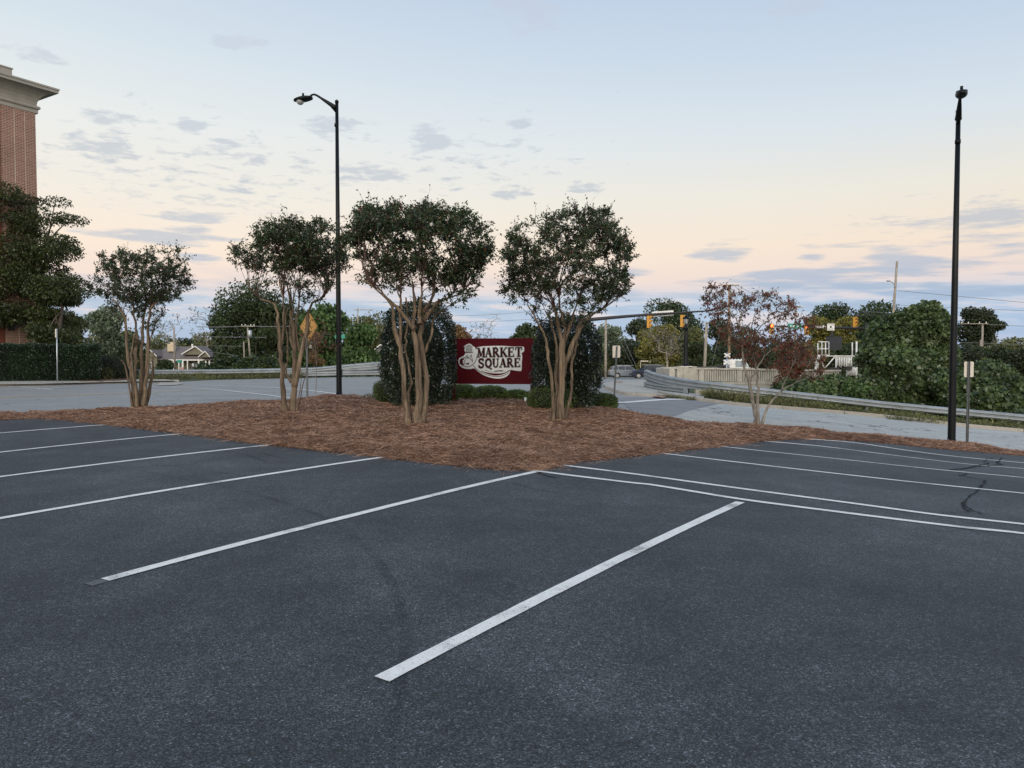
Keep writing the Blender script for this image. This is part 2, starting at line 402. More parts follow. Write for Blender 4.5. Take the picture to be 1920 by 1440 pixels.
M_hedge=leafmat('hedge_leaves',(.010,.026,.012),(.030,.060,.026),.3,.05,1.5,.6)
M_core=simple('shrub_core',(.008,.011,.006),.95)  # near-black filler for the solid cores inside hedge, shrubs and kudzu
M_maple=leafmat('maple_leaves',(.115,.026,.020),(.27,.075,.045),.55,.3,1.5,extra=(.33,(.07,.085,.03)))
TLK=0
M_elm=leafmat('elm_leaves',(.024,.040,.012),(.068,.088,.022),.5,.2,.9)
TL={k:leafmat(k+'_foliage',a,b_,.6,.2,s) for k,a,b_,s in [
    ('oak',(.022,.042,.014),(.068,.100,.032),.35),('bright',(.035,.080,.022),(.12,.20,.06),.5),('olive',(.065,.078,.024),(.19,.20,.075),.4),
    ('pale',(.09,.13,.075),(.20,.25,.16),.4),('yellow',(.10,.105,.020),(.26,.235,.055),.35),('dark',(.018,.030,.014),(.055,.075,.032),.4),
    ('rust',(.13,.085,.035),(.32,.19,.09),.5),('kudzu',(.028,.052,.020),(.125,.175,.072),.8),('bare',(.10,.10,.07),(.22,.20,.15),.6),
    ('shrub',(.055,.066,.022),(.19,.195,.075),.8)]}
M_black=simple('black_pole_paint',(.0035,.0055,.0065),.42,0,.2,4,spec=.22)
M_galv=simple('galvanised_steel',(.42,.46,.49),.42,.75,.18,2.5)
M_galvd=simple('weathered_steel_post',(.12,.13,.135),.6,.3,.25,6)
M_rail=simple('guardrail_steel',(.27,.305,.33),.5,.25,.25,1.2)
M_wood=barkmat('pole_wood',(.24,.21,.18),(.44,.41,.36),5,.05)
M_woodb=barkmat('brown_pole_wood',(.19,.125,.08),(.36,.26,.175),5,.05)
M_signback=simple('sign_back_aluminium',(.62,.58,.50),.5,.1,.06,3)
M_maroon=simple('maroon_sign_paint',(.085,.004,.009),.6,0,.12,3,spec=.12)
M_cream=simple('sign_pale_paint',(.80,.82,.80),.6,0,.12,25)
M_grey=simple('sign_grey_paint',(.36,.38,.37),.6,0,.1,20)
M_ink2=simple('black_symbol',(.02,.018,.015),.5)
M_ink=simple('sign_dark_ink',(.025,.006,.008),.6)
M_diam=simple('warning_yellow',(.50,.28,.085),.5,0,.15,9)
M_sigy=simple('signal_yellow',(.62,.31,.05),.5,0,.08,3)
M_dark=simple('dark_metal',(.02,.02,.022),.5)
M_wsteel=simple('white_painted_steel',(.72,.73,.72),.5)
M_pconc=simple('bridge_concrete',(.40,.385,.335),.85,0,.22,2.2,.01,30)
M_teal=simple('street_name_green',(.02,.30,.22),.5)
M_glassy=simple('lamp_glass',(.35,.37,.38),.15)
for _n in TL['kudzu'].node_tree.nodes:
    if _n.type=='BSDF_PRINCIPLED': _n.inputs['Roughness'].default_value=.36; _n.inputs['Specular IOR Level'].default_value=.5
# ================================================================ GROUND
def graded(lo,hi,a,b,s0,g=1.18):
    v=list(np.arange(a,b+1e-6,s0)); s=s0; x=v[-1]
    while x<hi: s*=g; x+=s; v.append(x)
    s=s0; x=v[0]; pre=[]
    while x>lo: s*=g; x-=s; pre.append(x)
    return np.array(pre[::-1]+v)
gx=graded(-1500,1500,-36,36,1.0); gy=graded(-900,1600,-4,66,1.0)
XX,YY=np.meshgrid(gx,gy); ZZ=H(XX,YY)
nx_,ny_=len(gx),len(gy); idx=np.arange(nx_*ny_).reshape(ny_,nx_)
fq=np.stack([idx[:-1,:-1],idx[:-1,1:],idx[1:,1:],idx[1:,:-1]],-1).reshape(-1,4)
ground=npmesh('ground',np.stack([XX,YY,ZZ-.02],-1).reshape(-1,3),fq,M_ground,smooth=True); ground['kind']='structure'
# bed outline (lot side then road side)
near_px=[(-90,790),(0,787),(70,784),(130,787),(208,796),(348,813),(510,834),(724,857),(860,872),(950,879),(1008,881),(1045,872),(1100,863),(1237,849),(1350,836),(1428,826),(1500,822),(1580,824),(1700,834),(1800,844),(1920,854),(2080,868)]
far_px=[(2080,861),(1920,848),(1850,838),(1784,830),(1700,823),(1650,818),(1580,812),(1500,804),(1420,798),(1300,791),(1220,779),(1165,768),(1140,757),(1060,751),(950,748),(850,747),(760,746),(690,745),(636,742),(576,746),(500,753),(380,758),(300,765),(150,771),(0,776),(-90,779)]
near=gxy(near_px,0.02); far=gxy(far_px,.06)
near=[tuple(p) for p in smoothline(near[:10],3)]+[tuple(p) for p in near[10:12]]+[tuple(p) for p in smoothline(near[12:],3)]
far=[tuple(p) for p in smoothline(far,3)]
BED=near+far
def mound(x,y):
    x=np.asarray(x,float);y=np.asarray(y,float); ins=inpoly(x,y,BED); d,_,_=edgedist(x,y,BED)
    e=1-np.exp(-np.maximum(d,0)/.22)
    b=.085*e+(vnoise(x,y,.6,1)-.5)*.08*e+(vnoise(x,y,.24,2)-.4)*.045*(.35+e)+.05*e*np.minimum(d/2,1)
    return np.where(ins,b+.012,0)
def HB(x,y): return H(x,y)+mound(x,y)
def gb(px,py):
    q=G(px,py,.10); return np.array([q[0],q[1],float(HB(np.array([q[0]]),np.array([q[1]]))[0])])
# parking lot: wide sheet in front, running under the bed edge
u=np.array([math.cos(2.53969),math.sin(2.53969)]); v=np.array([-u[1],u[0]]); P0=np.array([.33048,9.80414])
lotpoly=[(-60,-25),(45,-25),(45,5)]+[tuple(p) for p in gxy([(2080,868)],0)]+[tuple(np.array(p)+np.array((0.0,.25))) for p in near[::-1]]+[(-18,18.6),(-60,26)]
# keep the sheet's far edge beneath the straw
lotsheet=drape('parking_lot',lotpoly,.012,.75,M_lot)
def roadpoly(l,off=.02): return gxy(l,off)
road_px=[(2150,866),(1920,850),(1784,832),(1580,814),(1420,800),(1300,793),(1220,781),(1150,768),(1100,760),(950,752),(760,750),(576,750),(380,762),(300,769),(150,775),(0,780),(-160,785),
         (-160,727),(0,722),(75,721.5),(130,720),(200,718),(290,716),(330,715.5),(400,712),(500,709.5),(600,707.5),(720,706),(850,704),(1000,702),(1120,700)]
rp=roadpoly(road_px)
rp+= [tuple(P(1120,706,110)[:2]),tuple(P(1230,706,110)[:2]),tuple(P(1213,716,60)[:2])]
rp+= roadpoly([(1230,727),(1235,735),(1262,742),(1300,748),(1375,757),(1440,762),(1520,768),(1600,775),(1700,785),(1820,798),(1920,806),(2150,826)])
road=drape('road',rp,.0,1.0,M_road)
oldr=drape('old_road_surface',gxy([(2150,866),(1920,850),(1784,832),(1580,814),(1420,800),(1300,793),(1245,784),(1290,770),(1345,757),(1375,756.5),(1440,762),(1520,768),(1600,775),(1700,785),(1820,798),(1920,806),(2150,826)],.02),.008,1.0,M_oldroad)
drape('newer_road_patch',gxy([(1190,772),(1245,784),(1290,770),(1345,756.5),(1300,748),(1262,742.5),(1160,747)],.02),.012,1.0,M_patch)
# pavements and islands
drape('pavement',gxy([(-160,725.5),(0,721),(75,720),(125,718.5),(200,716.5),(290,714.5),(335,714.2),(310,711.5),(240,711.5),(100,713),(0,715),(-160,718)],.1),.11,1.0,M_walk)
drape('left_ramp_pavement',gxy([(292,723),(330,721.5),(345,719),(335,716.5),(300,716)],.03),.03,1.0,M_walk)
drape('corner_island',gxy([(1168,737),(1230,742.5),(1262,741),(1320,747),(1320,742),(1265,733),(1232,724),(1216,714),(1200,712.5),(1170,713),(1140,716.5),(1130,721),(1140,728)],.05),.06,1.0,M_walk)
M_brickp=simple('ramp_brick_red',(.30,.17,.13),.9,0,.2,9)
drape('tactile_paving',gxy([(1222,744),(1244,746.5),(1252,742.5),(1232,741.3)],.05),.068,.5,M_brickp); drape('tactile_paving',gxy([(1150,717.5),(1166,718.5),(1168,716),(1154,715.3)],.05),.068,.5,M_brickp)
# kerbs
def kerb(name,l,w=.16,h=.13,gut=.4,side=1,off=0.02,joint=3.0):
    pts=smoothline(gxy(l,off),5); p3=[(x,y,H(x,y)) for x,y in pts]
    g=gut; pr=[(0,-.12),(0,h-.015),(.015,h),(w-.02,h),(w,h-.03),(w+.015,.018),(w+g,.006),(w+g,-.12)]
    pr=[(a*side,b) for a,b in pr]
    if side<0: pr=pr[::-1]
    mb=MB(); mb.sweep(p3,pr,closed=True); o=mb.build(name,M_conc); o['kind']='structure'
    # expansion joints are cut lines
    mb=MB(); acc=0; 
    for i in range(1,len(p3)):
        d=Vector(p3[i])-Vector(p3[i-1]); acc+=d.length
        if acc>joint:
            acc=0; t=d.normalized(); out=t.cross(Vector((0,0,1)))*side
            mb.box(Vector(p3[i])+out*(w/2)+Vector((0,0,h/2+.004)),(.02,w+.01,h),rz=math.atan2(t.y,t.x))
    if mb.v: j=mb.build(name+'_joint',M_dark); j['kind']='structure'
    return o
kerb('kerb',[(1232,738),(1262,744),(1300,749.5),(1375,759),(1440,764),(1520,770.5),(1600,777),(1700,787.5),(1820,801),(1920,810),(2150,832)],side=-1,off=.02)
kerb('pavement_kerb',[(-160,729),(0,723.5),(75,722),(125,720),(200,718),(290,716),(335,715.5)],side=1,gut=.3,joint=6)
kerb('island_kerb',[(1140,728),(1168,738),(1200,741.5),(1232,744)],side=1,gut=.2)
# gutter along the bed's road side
drape('gutter',strip_poly([np.array(p)+np.array((0,.12)) for p in gxy([(-90,778),(0,775.5),(150,770),(300,764),(380,757.5),(500,752.5)],.06)],.5),.02,.6,M_conc)
# ------------------------------------------------------------ markings
def line(name,pts,w,mat,off,cell=.5,wob=.0,seed=0):
    pts=[np.array(p,float)[:2] for p in pts]
    if len(pts)==2:
        L=np.linalg.norm(pts[1]-pts[0]); n=max(2,int(L/.14)); t=(pts[1]-pts[0])/L; nn=np.array([-t[1],t[0]])
        pts=[pts[0]+(pts[1]-pts[0])*i/n+nn*wob*math.sin(i*.25+seed*2.1)*(1 if 0<i<n else 0) for i in range(n+1)]
    return drape(name,strip_poly(pts,w),off,cell,mat)
def lg(a,b,**k): # parking line between two picture points on the lot
    return line('parking_line',[G(*a,.012)[:2],G(*b,.012)[:2]],.10,M_white,.018,**k)
lg((1388,942),(716,1275)); lg((1010,883.5),(197,1088),seed=1,wob=.006); lg((728,856.5),(-160,1000),seed=2,wob=.008)
lg((516,833.5),(-160,915),wob=.006,seed=3); lg((352,812.5),(-160,866),wob=.006,seed=4); lg((211,795.5),(-160,826),wob=.006,seed=5)
def lg2(l,seed=0): return line('parking_line',smoothline([G(*a,.012)[:2] for a in l],6),.10,M_white,.018)
lg2([(990,881),(1060,890.5),(1180,905),(1222,909.5),(1300,922),(1400,938),(1600,964),(1800,988.5),(1920,1001),(2200,1038)])
lg2([(1046,871.5),(1180,888),(1400,918),(1600,944.5),(1760,966),(1920,983.5),(2200,1016)])
lg2([(1235,849.5),(1460,876),(1700,903),(1920,925.5),(2200,954)])
lg2([(1345,836.5),(1550,858.5),(1740,879),(1920,896),(2200,925)])
lg2([(1424,826.5),(1550,838),(1700,857),(1820,871),(1920,879),(2200,905)])
lg2([(1500,822.5),(1600,830),(1700,844.5),(1800,857),(1920,868),(2200,893)])
drape('worn_line_ghost',strip_poly([G(196,1088.5,.012)[:2],G(165,1097,.012)[:2]],.10),.016,.5,simple('worn_paint',(.10,.105,.115),.8,0,.3,30))
# crack sealant
def tar(l,w=.05):
    pts=smoothline([G(*a,.012)[:2] for a in l],4)
    ww=[w*.62*(.25+1.3*random.random()) for _ in pts]; ww[0]=ww[-1]=w*.2
    pts=[p+np.array((random.uniform(-.015,.015),random.uniform(-.015,.015))) for p in pts]
    drape('crack_sealant',strip_poly(pts,ww),.0205,.5,M_tar)
tar([(1880,858),(1872,866),(1870,869),(1877,871),(1850,874),(1822,876.5),(1790,881.5)],.07)
tar([(1862,859.5),(1850,862),(1845,866),(1855,869.5),(1842,871.5),(1815,878),(1780,881)],.06)
tar([(1795,886),(1812,888),(1808,891),(1800,892),(1840,900),(1846,903),(1838,914),(1841,917)],.05)
tar([(1838,918),(1825,927),(1810,940),(1808,946),(1815,953),(1830,960),(1842,964)],.035)
tar([(1806,940),(1804,948),(1812,957),(1818,961)],.03); tar([(1760,965),(1790,962),(1820,960)],.012)
tar([(1006,885),(1012,888),(1022,892),(1034,895),(1042,897)],.05)
# rubber left by turning wheels
def rubber():
    m,nt,b,o=newmat('tyre_rubber_trace'); b.inputs['Base Color'].default_value=(.008,.009,.011,1); b.inputs['Roughness'].default_value=.95; b.inputs['Specular IOR Level'].default_value=.08
    t=nt.nodes.new('ShaderNodeBsdfTransparent'); x=nt.nodes.new('ShaderNodeMixShader'); tc=nt.nodes.new('ShaderNodeTexCoord').outputs['Object']
    f=math_(nt,'MULTIPLY',ramp1(nt,noise(nt,1.1,3,.6,tc),[(.35,.15),(.65,1)]),ramp1(nt,noise(nt,38,4,.7,tc),[(.35,.04),(.7,.34)]))
    nt.links.new(f,x.inputs[0]); nt.links.new(t.outputs[0],x.inputs[1]); nt.links.new(b.outputs[0],x.inputs[2]); nt.links.new(x.outputs[0],o.inputs[0]); return m
def ramp1(nt,src,stops):
    r=nt.nodes.new('ShaderNodeValToRGB'); e=r.color_ramp.elements
    while len(e)<len(stops): e.new(.5)
    for i,(p,c) in enumerate(stops): e[i].position=p; e[i].color=(c,c,c,1)
    nt.links.new(src,r.inputs[0]); s=nt.nodes.new('ShaderNodeSeparateColor'); nt.links.new(r.outputs[0],s.inputs[0]); return s.outputs[0]
M_rub=rubber()
for i,(l,w) in enumerate([([(200,872),(300,890),(430,915),(560,952),(640,990),(700,1042),(742,1110),(760,1200),(748,1290),(738,1360),(735,1425)],.075),([(255,868),(400,884),(520,905)],.06),([(330,840),(420,846),(470,856),(500,868)],.09),([(410,838),(480,848),(540,862)],.09),([(1560,884),(1640,893),(1720,905)],.08),([(960,905),(1000,917),(1070,929)],.07)]):
    pts=smoothline([G(*a,.012)[:2] for a in l],5); drape('tyre_trace',strip_poly(pts,[w*(.3+.7*math.sin(math.pi*(k+1)/(len(pts)+1))) for k in range(len(pts))]),.0155,.5,M_rub)
# road markings
def rl(name,l,w,mat,off=.011):
    return line(name,smoothline([G(*a,.01)[:2] for a in l],5),w,mat,off,1.0)
rl('lane_line',[(-100,750),(0,746),(150,741),(240,737.5),(330,733.5),(400,730.5)],.14,M_yellow)
rl('lane_line',[(-100,748.6),(0,744.6),(150,739.8),(240,736.3)],.12,M_yellow,.012)
rl('lane_line',[(286,725.5),(330,726.8),(400,730),(450,735),(500,740.5),(530,744.5),(560,748)],.15,M_rwhite,.014)
rl('lane_line',[(345,722),(430,723),(520,727),(580,732),(636,739),(690,745.5),(730,749)],.15,M_rwhite)
rl('lane_line',[(-60,731),(0,730),(60,728.8),(100,730),(60,727),(15,724.5)],.14,M_rwhite)
rl('lane_line',[(60,729),(110,727),(135,725.5)],.12,M_rwhite,.013)
rl('stop_line',[(1150,755.5),(1190,753.5),(1245,749.5),(1290,749)],.30,M_rwhite,.020)
rl('lane_line',[(1090,741.5),(1130,742),(1160,743.5)],.14,M_rwhite)
rl('lane_line',[(1100,729.5),(1125,730.5),(1155,732)],.14,M_rwhite)
rl('lane_line',[(1135,719),(1170,718.5),(1205,719)],.5,M_rwhite)
# ================================================================ STRAW BED
def build_bed():
    bx=[p[0] for p in BED]; by=[p[1] for p in BED]; c=.11
    X,Y=np.meshgrid(np.arange(min(bx)-c,max(bx)+c,c),np.arange(min(by)-c,max(by)+c,c))
    ins=inpoly(X,Y,BED); cell=ins[:-1,:-1]|ins[1:,:-1]|ins[:-1,1:]|ins[1:,1:]
    d,qx,qy=edgedist(X,Y,BED); Xs=np.where(ins,X,qx); Ys=np.where(ins,Y,qy)
    Z=H(Xs,Ys)+np.where(ins,mound(Xs,Ys),.004)
    id_=np.arange(X.size).reshape(X.shape)
    f=np.stack([id_[:-1,:-1],id_[:-1,1:],id_[1:,1:],id_[1:,:-1]],-1)[cell].reshape(-1,4)
    used=np.unique(f); re=np.full(X.size,-1); re[used]=np.arange(len(used))
    V=np.stack([Xs,Ys,Z],-1).reshape(-1,3)[used]
    o=npmesh('straw_bed',V,re[f],M_straw,smooth=True); o['kind']='structure'
    # loose needles, denser towards the viewer side
    N=330000; k=0; P_=[]
    while k<N:
        x=RNG.uniform(min(bx)-.05,max(bx),60000); y=RNG.uniform(min(by)-.05,max(by),60000)
        m=inpoly(x,y,BED)&(x<15)
        m&=RNG.random(60000)<np.clip((12.5/y)**1.5,0,1)
        P_.append(np.stack([x[m],y[m]],1)); k+=m.sum()
    p=np.concatenate(P_)[:N]
    ne=9000; tt=RNG.integers(0,len(near)-1,ne); a=np.array(near)[tt]; b=np.array(near)[tt+1]
    e=a+(b-a)*RNG.random((ne,1))+RNG.normal(size=(ne,2))*.035; e2=e[:2600]+RNG.normal(size=(2600,2))*np.array([.22,.16]); p=np.concatenate([p,e,e2])
    n=len(p); z=H(p[:,0],p[:,1])+np.where(inpoly(p[:,0],p[:,1],BED),np.maximum(mound(p[:,0],p[:,1]),.02),.016)+RNG.uniform(.0,.022,n)
    base=(vnoise(p[:,0],p[:,1],.35,5)*6.28*1.5)+RNG.normal(size=n)*1.3
    L=RNG.uniform(.10,.26,n); w=np.clip(.0052*p[:,1]/13,.0045,.009)
    up=RNG.normal(size=n)*.22; d=np.stack([np.cos(base),np.sin(base),up],1)
    bend=RNG.normal(size=n)*.5; d2=np.stack([np.cos(base+bend),np.sin(base+bend),-np.abs(up)*.6+RNG.normal(size=n)*.05],1)
    s=np.stack([-np.sin(base),np.cos(base),RNG.normal(size=n)*.5],1); s=norm(s)*w[:,None]
    c0=np.stack([p[:,0],p[:,1],z],1); a0=c0-d*L[:,None]/2; a1=c0+np.array([0,0,.008]); a2=c0+d2*L[:,None]/2
    V=np.stack([a0-s/2,a0+s/2,a1-s/2,a1+s/2,a2-s/4,a2+s/4],1).reshape(-1,3)
    i=np.arange(n)[:,None]*6; Fq=np.concatenate([i+np.array([0,1,3,2]),i+np.array([2,3,5,4])],0)
    o=npmesh('pine_straw',V,Fq,M_needle); tag(o,'loose rust brown pine needles heaped over the whole planting bed','pine straw',kind='stuff')
build_bed()
# ================================================================ TREES
def pipe_tree(stems,targets,seed,tip_r=.0045,expo=2.35,wig=.05,steps=4,upw=.35,fan=0):
    """stems: list of (points Nx3, radii N). targets joined to the nearest wood; returns MB and list of twig ends with directions"""
    rs=random.Random(seed); nodes=[];par=[];fix=[]; chains=[]
    attach=[]
    for pts,rad in stems:
        ch=[]
        for i,(p,r) in enumerate(zip(pts,rad)):
            nodes.append(np.array(p,float)); par.append(len(nodes)-2 if i else -1); fix.append(r); ch.append(len(nodes)-1)
            if i>=len(pts)*.5: attach.append(len(nodes)-1)
        chains.append(ch)
    c0=np.mean([nodes[a] for a in attach],0)
    targets=sorted(targets,key=lambda t:np.linalg.norm(t-c0)+rs.random()*.2)
    att=list(attach); ends=[]; heads=[]
    for ch in chains:
        k=len(ch); heads+=[ch[i] for i in range(int(k*.55),max(int(k*.8),int(k*.55)+1)) if i<k]
    zlo=np.percentile([t[2] for t in targets],55); fset=[t for t in targets if t[2]<zlo+.25]; rs.shuffle(fset); fids=set(id(t) for t in fset[:fan]); targets=[t for t in targets if id(t) in fids]+[t for t in targets if id(t) not in fids]
    for ti,t in enumerate(targets):
        pool=heads if ti<fan else att
        A=np.array([nodes[a] for a in pool]); d=t-A; dist=np.linalg.norm(d,axis=1)
        down=np.maximum(0,.25*dist-d[:,2]); cost=dist+down*1.6
        if rs.random()<.5: cost+=RNG.random(len(cost))*.08
        a=pool[int(np.argmin(cost))]; p0=nodes[a]
        pd=p0-nodes[par[a]] if par[a]>=0 else np.array((0,0,1.)); pd=pd/max(np.linalg.norm(pd),1e-6)
        L=np.linalg.norm(t-p0); c1=p0+pd*L*upw+np.array((0,0,L*.06)); ch=[a]; prev=a
        n=max(2,min(steps,int(L/.12)+1))
        for k in range(1,n+1):
            s=k/n; q=(1-s)**2*p0+2*s*(1-s)*c1+s*s*t
            if k<n: q=q+np.array([rs.gauss(0,wig*.25*L) for _ in range(3)])
            nodes.append(q); par.append(prev); fix.append(None); prev=len(nodes)-1; ch.append(prev); att.append(prev)
        chains.append(ch); dd=nodes[prev]-nodes[par[prev]]; ends.append((nodes[prev],dd/max(np.linalg.norm(dd),1e-6)))
    n=len(nodes); acc=[0.0]*n; rad=[0.0]*n
    kids=[0]*n
    for i in range(n): 
        if par[i]>=0: kids[par[i]]+=1
    for i in range(n-1,-1,-1):
        if kids[i]==0: acc[i]=tip_r**expo
        rad[i]=acc[i]**(1/expo)
        if par[i]>=0: acc[par[i]]+=acc[i]
    mb=MB()
    for ch in chains:
        rr=[]
        for j,i in enumerate(ch):
            if fix[i] is not None and ch is chains[[k for k,c in enumerate(chains) if c is ch][0]] and fix[ch[-1]] is not None: rr.append(fix[i])
            elif j==0 and fix[i] is None: rr.append(min(rad[i],rad[ch[1]]*1.3))
            elif j==0: rr.append(min(fix[i]*.8,rad[ch[1]]*1.35))
            else: rr.append(rad[i])
        big=max(rr)>.02; mb.cur=0 if max(rr)>.022 else 1
        mb.tube([nodes[i] for i in ch],rr,n=10 if big else 5,cap=True)
    return mb,ends
def sil_targets(poly,Y,n,seed,depthk=.9,hollow=0.0,cx=None,bias=None):
    """random points in a crown whose outline is the picture polygon standing at distance Y; round in depth"""
    r=np.random.default_rng(seed); xs=[p[0] for p in poly]; ys=[p[1] for p in poly]; out=[]
    yy=np.linspace(min(ys),max(ys),60); span=[]
    gx=np.linspace(min(xs),max(xs),160)
    for y in yy:
        m=inpoly(gx,np.full(gx.shape,y),poly); g=gx[m]; span.append((g.min(),g.max()) if len(g) else (0,0))
    holes=[(r.uniform(min(xs),max(xs)),r.uniform(min(ys),max(ys)),r.uniform(.06,.11)*(max(xs)-min(xs)),r.uniform(-1,1)) for _ in range(6)]
    while len(out)<n:
        x=r.uniform(min(xs),max(xs)); y=r.uniform(min(ys),max(ys))
        if not inpoly(np.array([x]),np.array([y]),poly)[0]: continue
        if bias and r.random()>bias(x,y): continue
        a,b=span[min(59,int((y-min(ys))/(max(ys)-min(ys))*59.99))]; w=(b-a)/2; c=(a+b)/2
        k=1-((x-c)/max(w,1))**2; dz=r.uniform(-1,1)*math.sqrt(max(k,.03))*w*depthk
        vr=(max(ys)-min(ys))/2; vy=(y-(max(ys)+min(ys))/2)/vr
        dz*=math.sqrt(max(.15,1-vy*vy*.8))
        YY=Y+dz*mpp(Y)
        if any(math.hypot(x-hx,y-hy)<hr and abs(dz/(w*depthk+1e-6)-hz)<.9 for hx,hy,hr,hz in holes) and r.random()<.85: continue
        if hollow and (abs((x-c)/max(w,1))<hollow and abs(dz/(w*depthk+1e-6))<hollow and y>min(ys)+vr*.5) and r.random()<.8: continue
        q=P(x,y,Y); q2=q.copy(); q2[1]=YY; out.append(q2)
    return out
def twigs_leaves(ends,ntw,tl,nl,L,W,seed,spread=.9,droop=.1,wood=None,rise=.35):
    r=np.random.default_rng(seed); e=np.array([a for a,_ in ends]); d=np.array([b for _,b in ends])
    k=len(e); e=np.repeat(e,ntw,0); d=np.repeat(d,ntw,0)
    t=norm(d+r.normal(size=d.shape)*spread+np.array([0,0,rise])); ln=r.uniform(.5,1.1,len(t))*tl*np.where(r.random(len(t))<.07,1.9,1.0)
    if wood is not None:
        for i in range(len(e)): wood.tube([e[i],e[i]+t[i]*ln[i]*.5+np.array((0,0,.01)),e[i]+t[i]*ln[i]],[.0035,.0025,.0012],n=3,cap=False)
    e2=np.repeat(e,nl,0); t2=np.repeat(t,nl,0); l2=np.repeat(ln,nl)
    s=r.uniform(.05,1.05,len(e2))
    pos=e2+t2*(l2*s)[:,None]+r.normal(size=e2.shape)*.006
    ax=norm(t2*.6+r.normal(size=e2.shape)*.75)
    return leaves(pos,ax,L*r.uniform(.6,1.15,len(pos)),W*r.uniform(.7,1.1,len(pos)),r,droop)
def zoompts(l,ox,oy,sc,Y,dep=None,sink=.06,gz=None):
    out=[]; n=len(l)
    for i,(x,y) in enumerate(l):
        yy=Y+(dep[0]+(dep[1]-dep[0])*(i/(n-1)) if dep else 0)
        q=P(ox+x/sc,oy+y/sc,yy)
        out.append(q)
    if gz is not None: out[0][2]=gz-sink
    return out
def myrtle(base,Y,stems,zoom,crown,label,seed,nt,ntw,nl,group,mat=None,bark=None,L=.072,W=.036,name='crepe_myrtle',cat='tree',lower=None,spread=.95,tl=.26,tip=.0042,droop=.1,fan=85,lk=.42):
    g=gb(*base); Y=g[1]; ox,oy,sc=zoom; root=thing(name,g,label,cat,group); st=[]
    for pts,wid,dep in stems:
        q=smoothline(zoompts(pts,ox,oy,sc,Y,dep,gz=g[2] if pts[0][1]/sc+oy>base[1]-30 else None),4)
        w=np.interp(np.linspace(0,1,len(q)),np.linspace(0,1,len(wid)),wid)/sc*mpp(Y)/2
        rr=random.Random(seed+len(st)); w=[k*(.92 if j<len(w)*.5 else .72)*(1+rr.uniform(-.12,.12)) for j,k in enumerate(w)]; q=[a+np.array((rr.gauss(0,.012),rr.gauss(0,.02),0)) if j else a for j,a in enumerate(q)]
        w[0]*=1.45; w[1]*=1.15; st.append((q,w))
    tg=sil_targets(crown,Y,nt,seed)
    if lower: tg+=sil_targets(lower[0],Y,lower[1],seed+5)
    mb,ends=pipe_tree(st,tg,seed,tip_r=tip,fan=fan,wig=.035)
    if lower:
        zl=np.percentile([e[0][2] for e in ends],27); rr=random.Random(seed); low=[e for e in ends if e[0][2]<zl]; keep=[e for e in low if rr.random()<lk]; ends=[e for e in ends if e[0][2]>=zl]+keep
    mb.cur=1; v,f=twigs_leaves(ends,ntw,tl,nl,L,W,seed+1,wood=mb,spread=spread,droop=droop,rise=.6)
    mb.build('trunk',[bark or M_bark,M_twig if not bark else bark],root)
    npmesh('crown',v,f,mat or M_myr,root)
    return root
GM='crepe myrtles in the straw bed'
Z1=(0,420,4.0)
myrtle((262,766),20,[
 ([(1018,1375),(985,1150),(955,960),(930,700),(850,560)],[38,30,26,24,12],(-.08,-.3)),
 ([(1030,1375),(1015,1100),(1020,850),(1005,640),(960,470)],[34,26,24,20,10],(-.1,.2)),
 ([(1050,1375),(1058,1050),(1065,800),(1090,600),(1080,430)],[36,28,24,20,10],(.1,.3)),
 ([(1068,1375),(1105,1120),(1108,850),(1130,650),(1220,540)],[40,30,26,22,12],(0,-.2)),
 ([(1085,1370),(1140,1130),(1145,960)],[34,26,14],(.1,.2)),
 ([(1000,1300),(945,1090),(905,1020)],[16,14,8],(-.2,-.35)),
 ([(1040,1375),(1000,1150),(985,980),(1010,820)],[28,24,20,16],(-.2,-.3)),
 ([(1076,1375),(1085,1180),(1100,1000),(1160,760),(1250,640)],[28,24,20,14,8],(.2,.5)),
 ],Z1,[(170,545),(186,515),(196,482),(215,490),(232,474),(262,480),(290,474),(300,480),(322,470),(334,472),(340,500),(353,520),(345,540),(330,560),(300,570),(285,585),(240,590),(215,575),(195,560)],
 'smallest crepe myrtle, many thin stems and a ragged crown, leftmost in the straw bed',3,230,7,8,GM,lower=([(185,545),(340,548),(300,600),(270,650),(235,640),(205,590)],75))
Z2=(380,400,3.789)
myrtle((542,777),18,[
 ([(585,1425),(572,1200),(553,1000),(540,800),(510,650),(400,600),(300,480)],[48,36,30,28,24,14,8],(-.1,-.4)),
 ([(560,950),(572,780),(575,640),(540,480)],[20,18,16,8],(-.2,-.3)),
 ([(640,1425),(650,1200),(652,1000),(640,800),(620,650),(600,500)],[52,44,36,30,24,10],(0,.1)),
 ([(650,1230),(700,1000),(735,850),(762,660),(860,590),(930,480)],[36,34,30,24,14,6],(0,.3)),
 ([(630,1200),(590,1110),(605,960),(592,800),(600,660)],[20,18,16,14,10],(.1,.4)),
 ([(690,980),(660,830),(682,660),(700,520)],[22,22,18,8],(.1,.2)),
 ([(655,1000),(620,850),(640,700),(660,520)],[20,20,16,8],(.2,.4)),
 ([(660,1400),(690,1250),(700,1080)],[10,7,4],(-.2,-.25)),
 ([(665,1400),(720,1180),(745,1100)],[9,6,3],(-.1,-.15)),
 ],Z2,[(440,470),(455,448),(475,440),(490,424),(520,424),(548,414),(575,425),(604,418),(628,432),(650,440),(652,480),(640,505),(615,512),(560,512),(500,516),(470,510),(446,500)],
 'crepe myrtle with a flat topped crown in front of the yellow diamond sign',8,290,8,8,GM,lower=([(450,490),(650,490),(620,545),(570,585),(520,582),(470,540)],95))
Z3=(640,370,3.2)
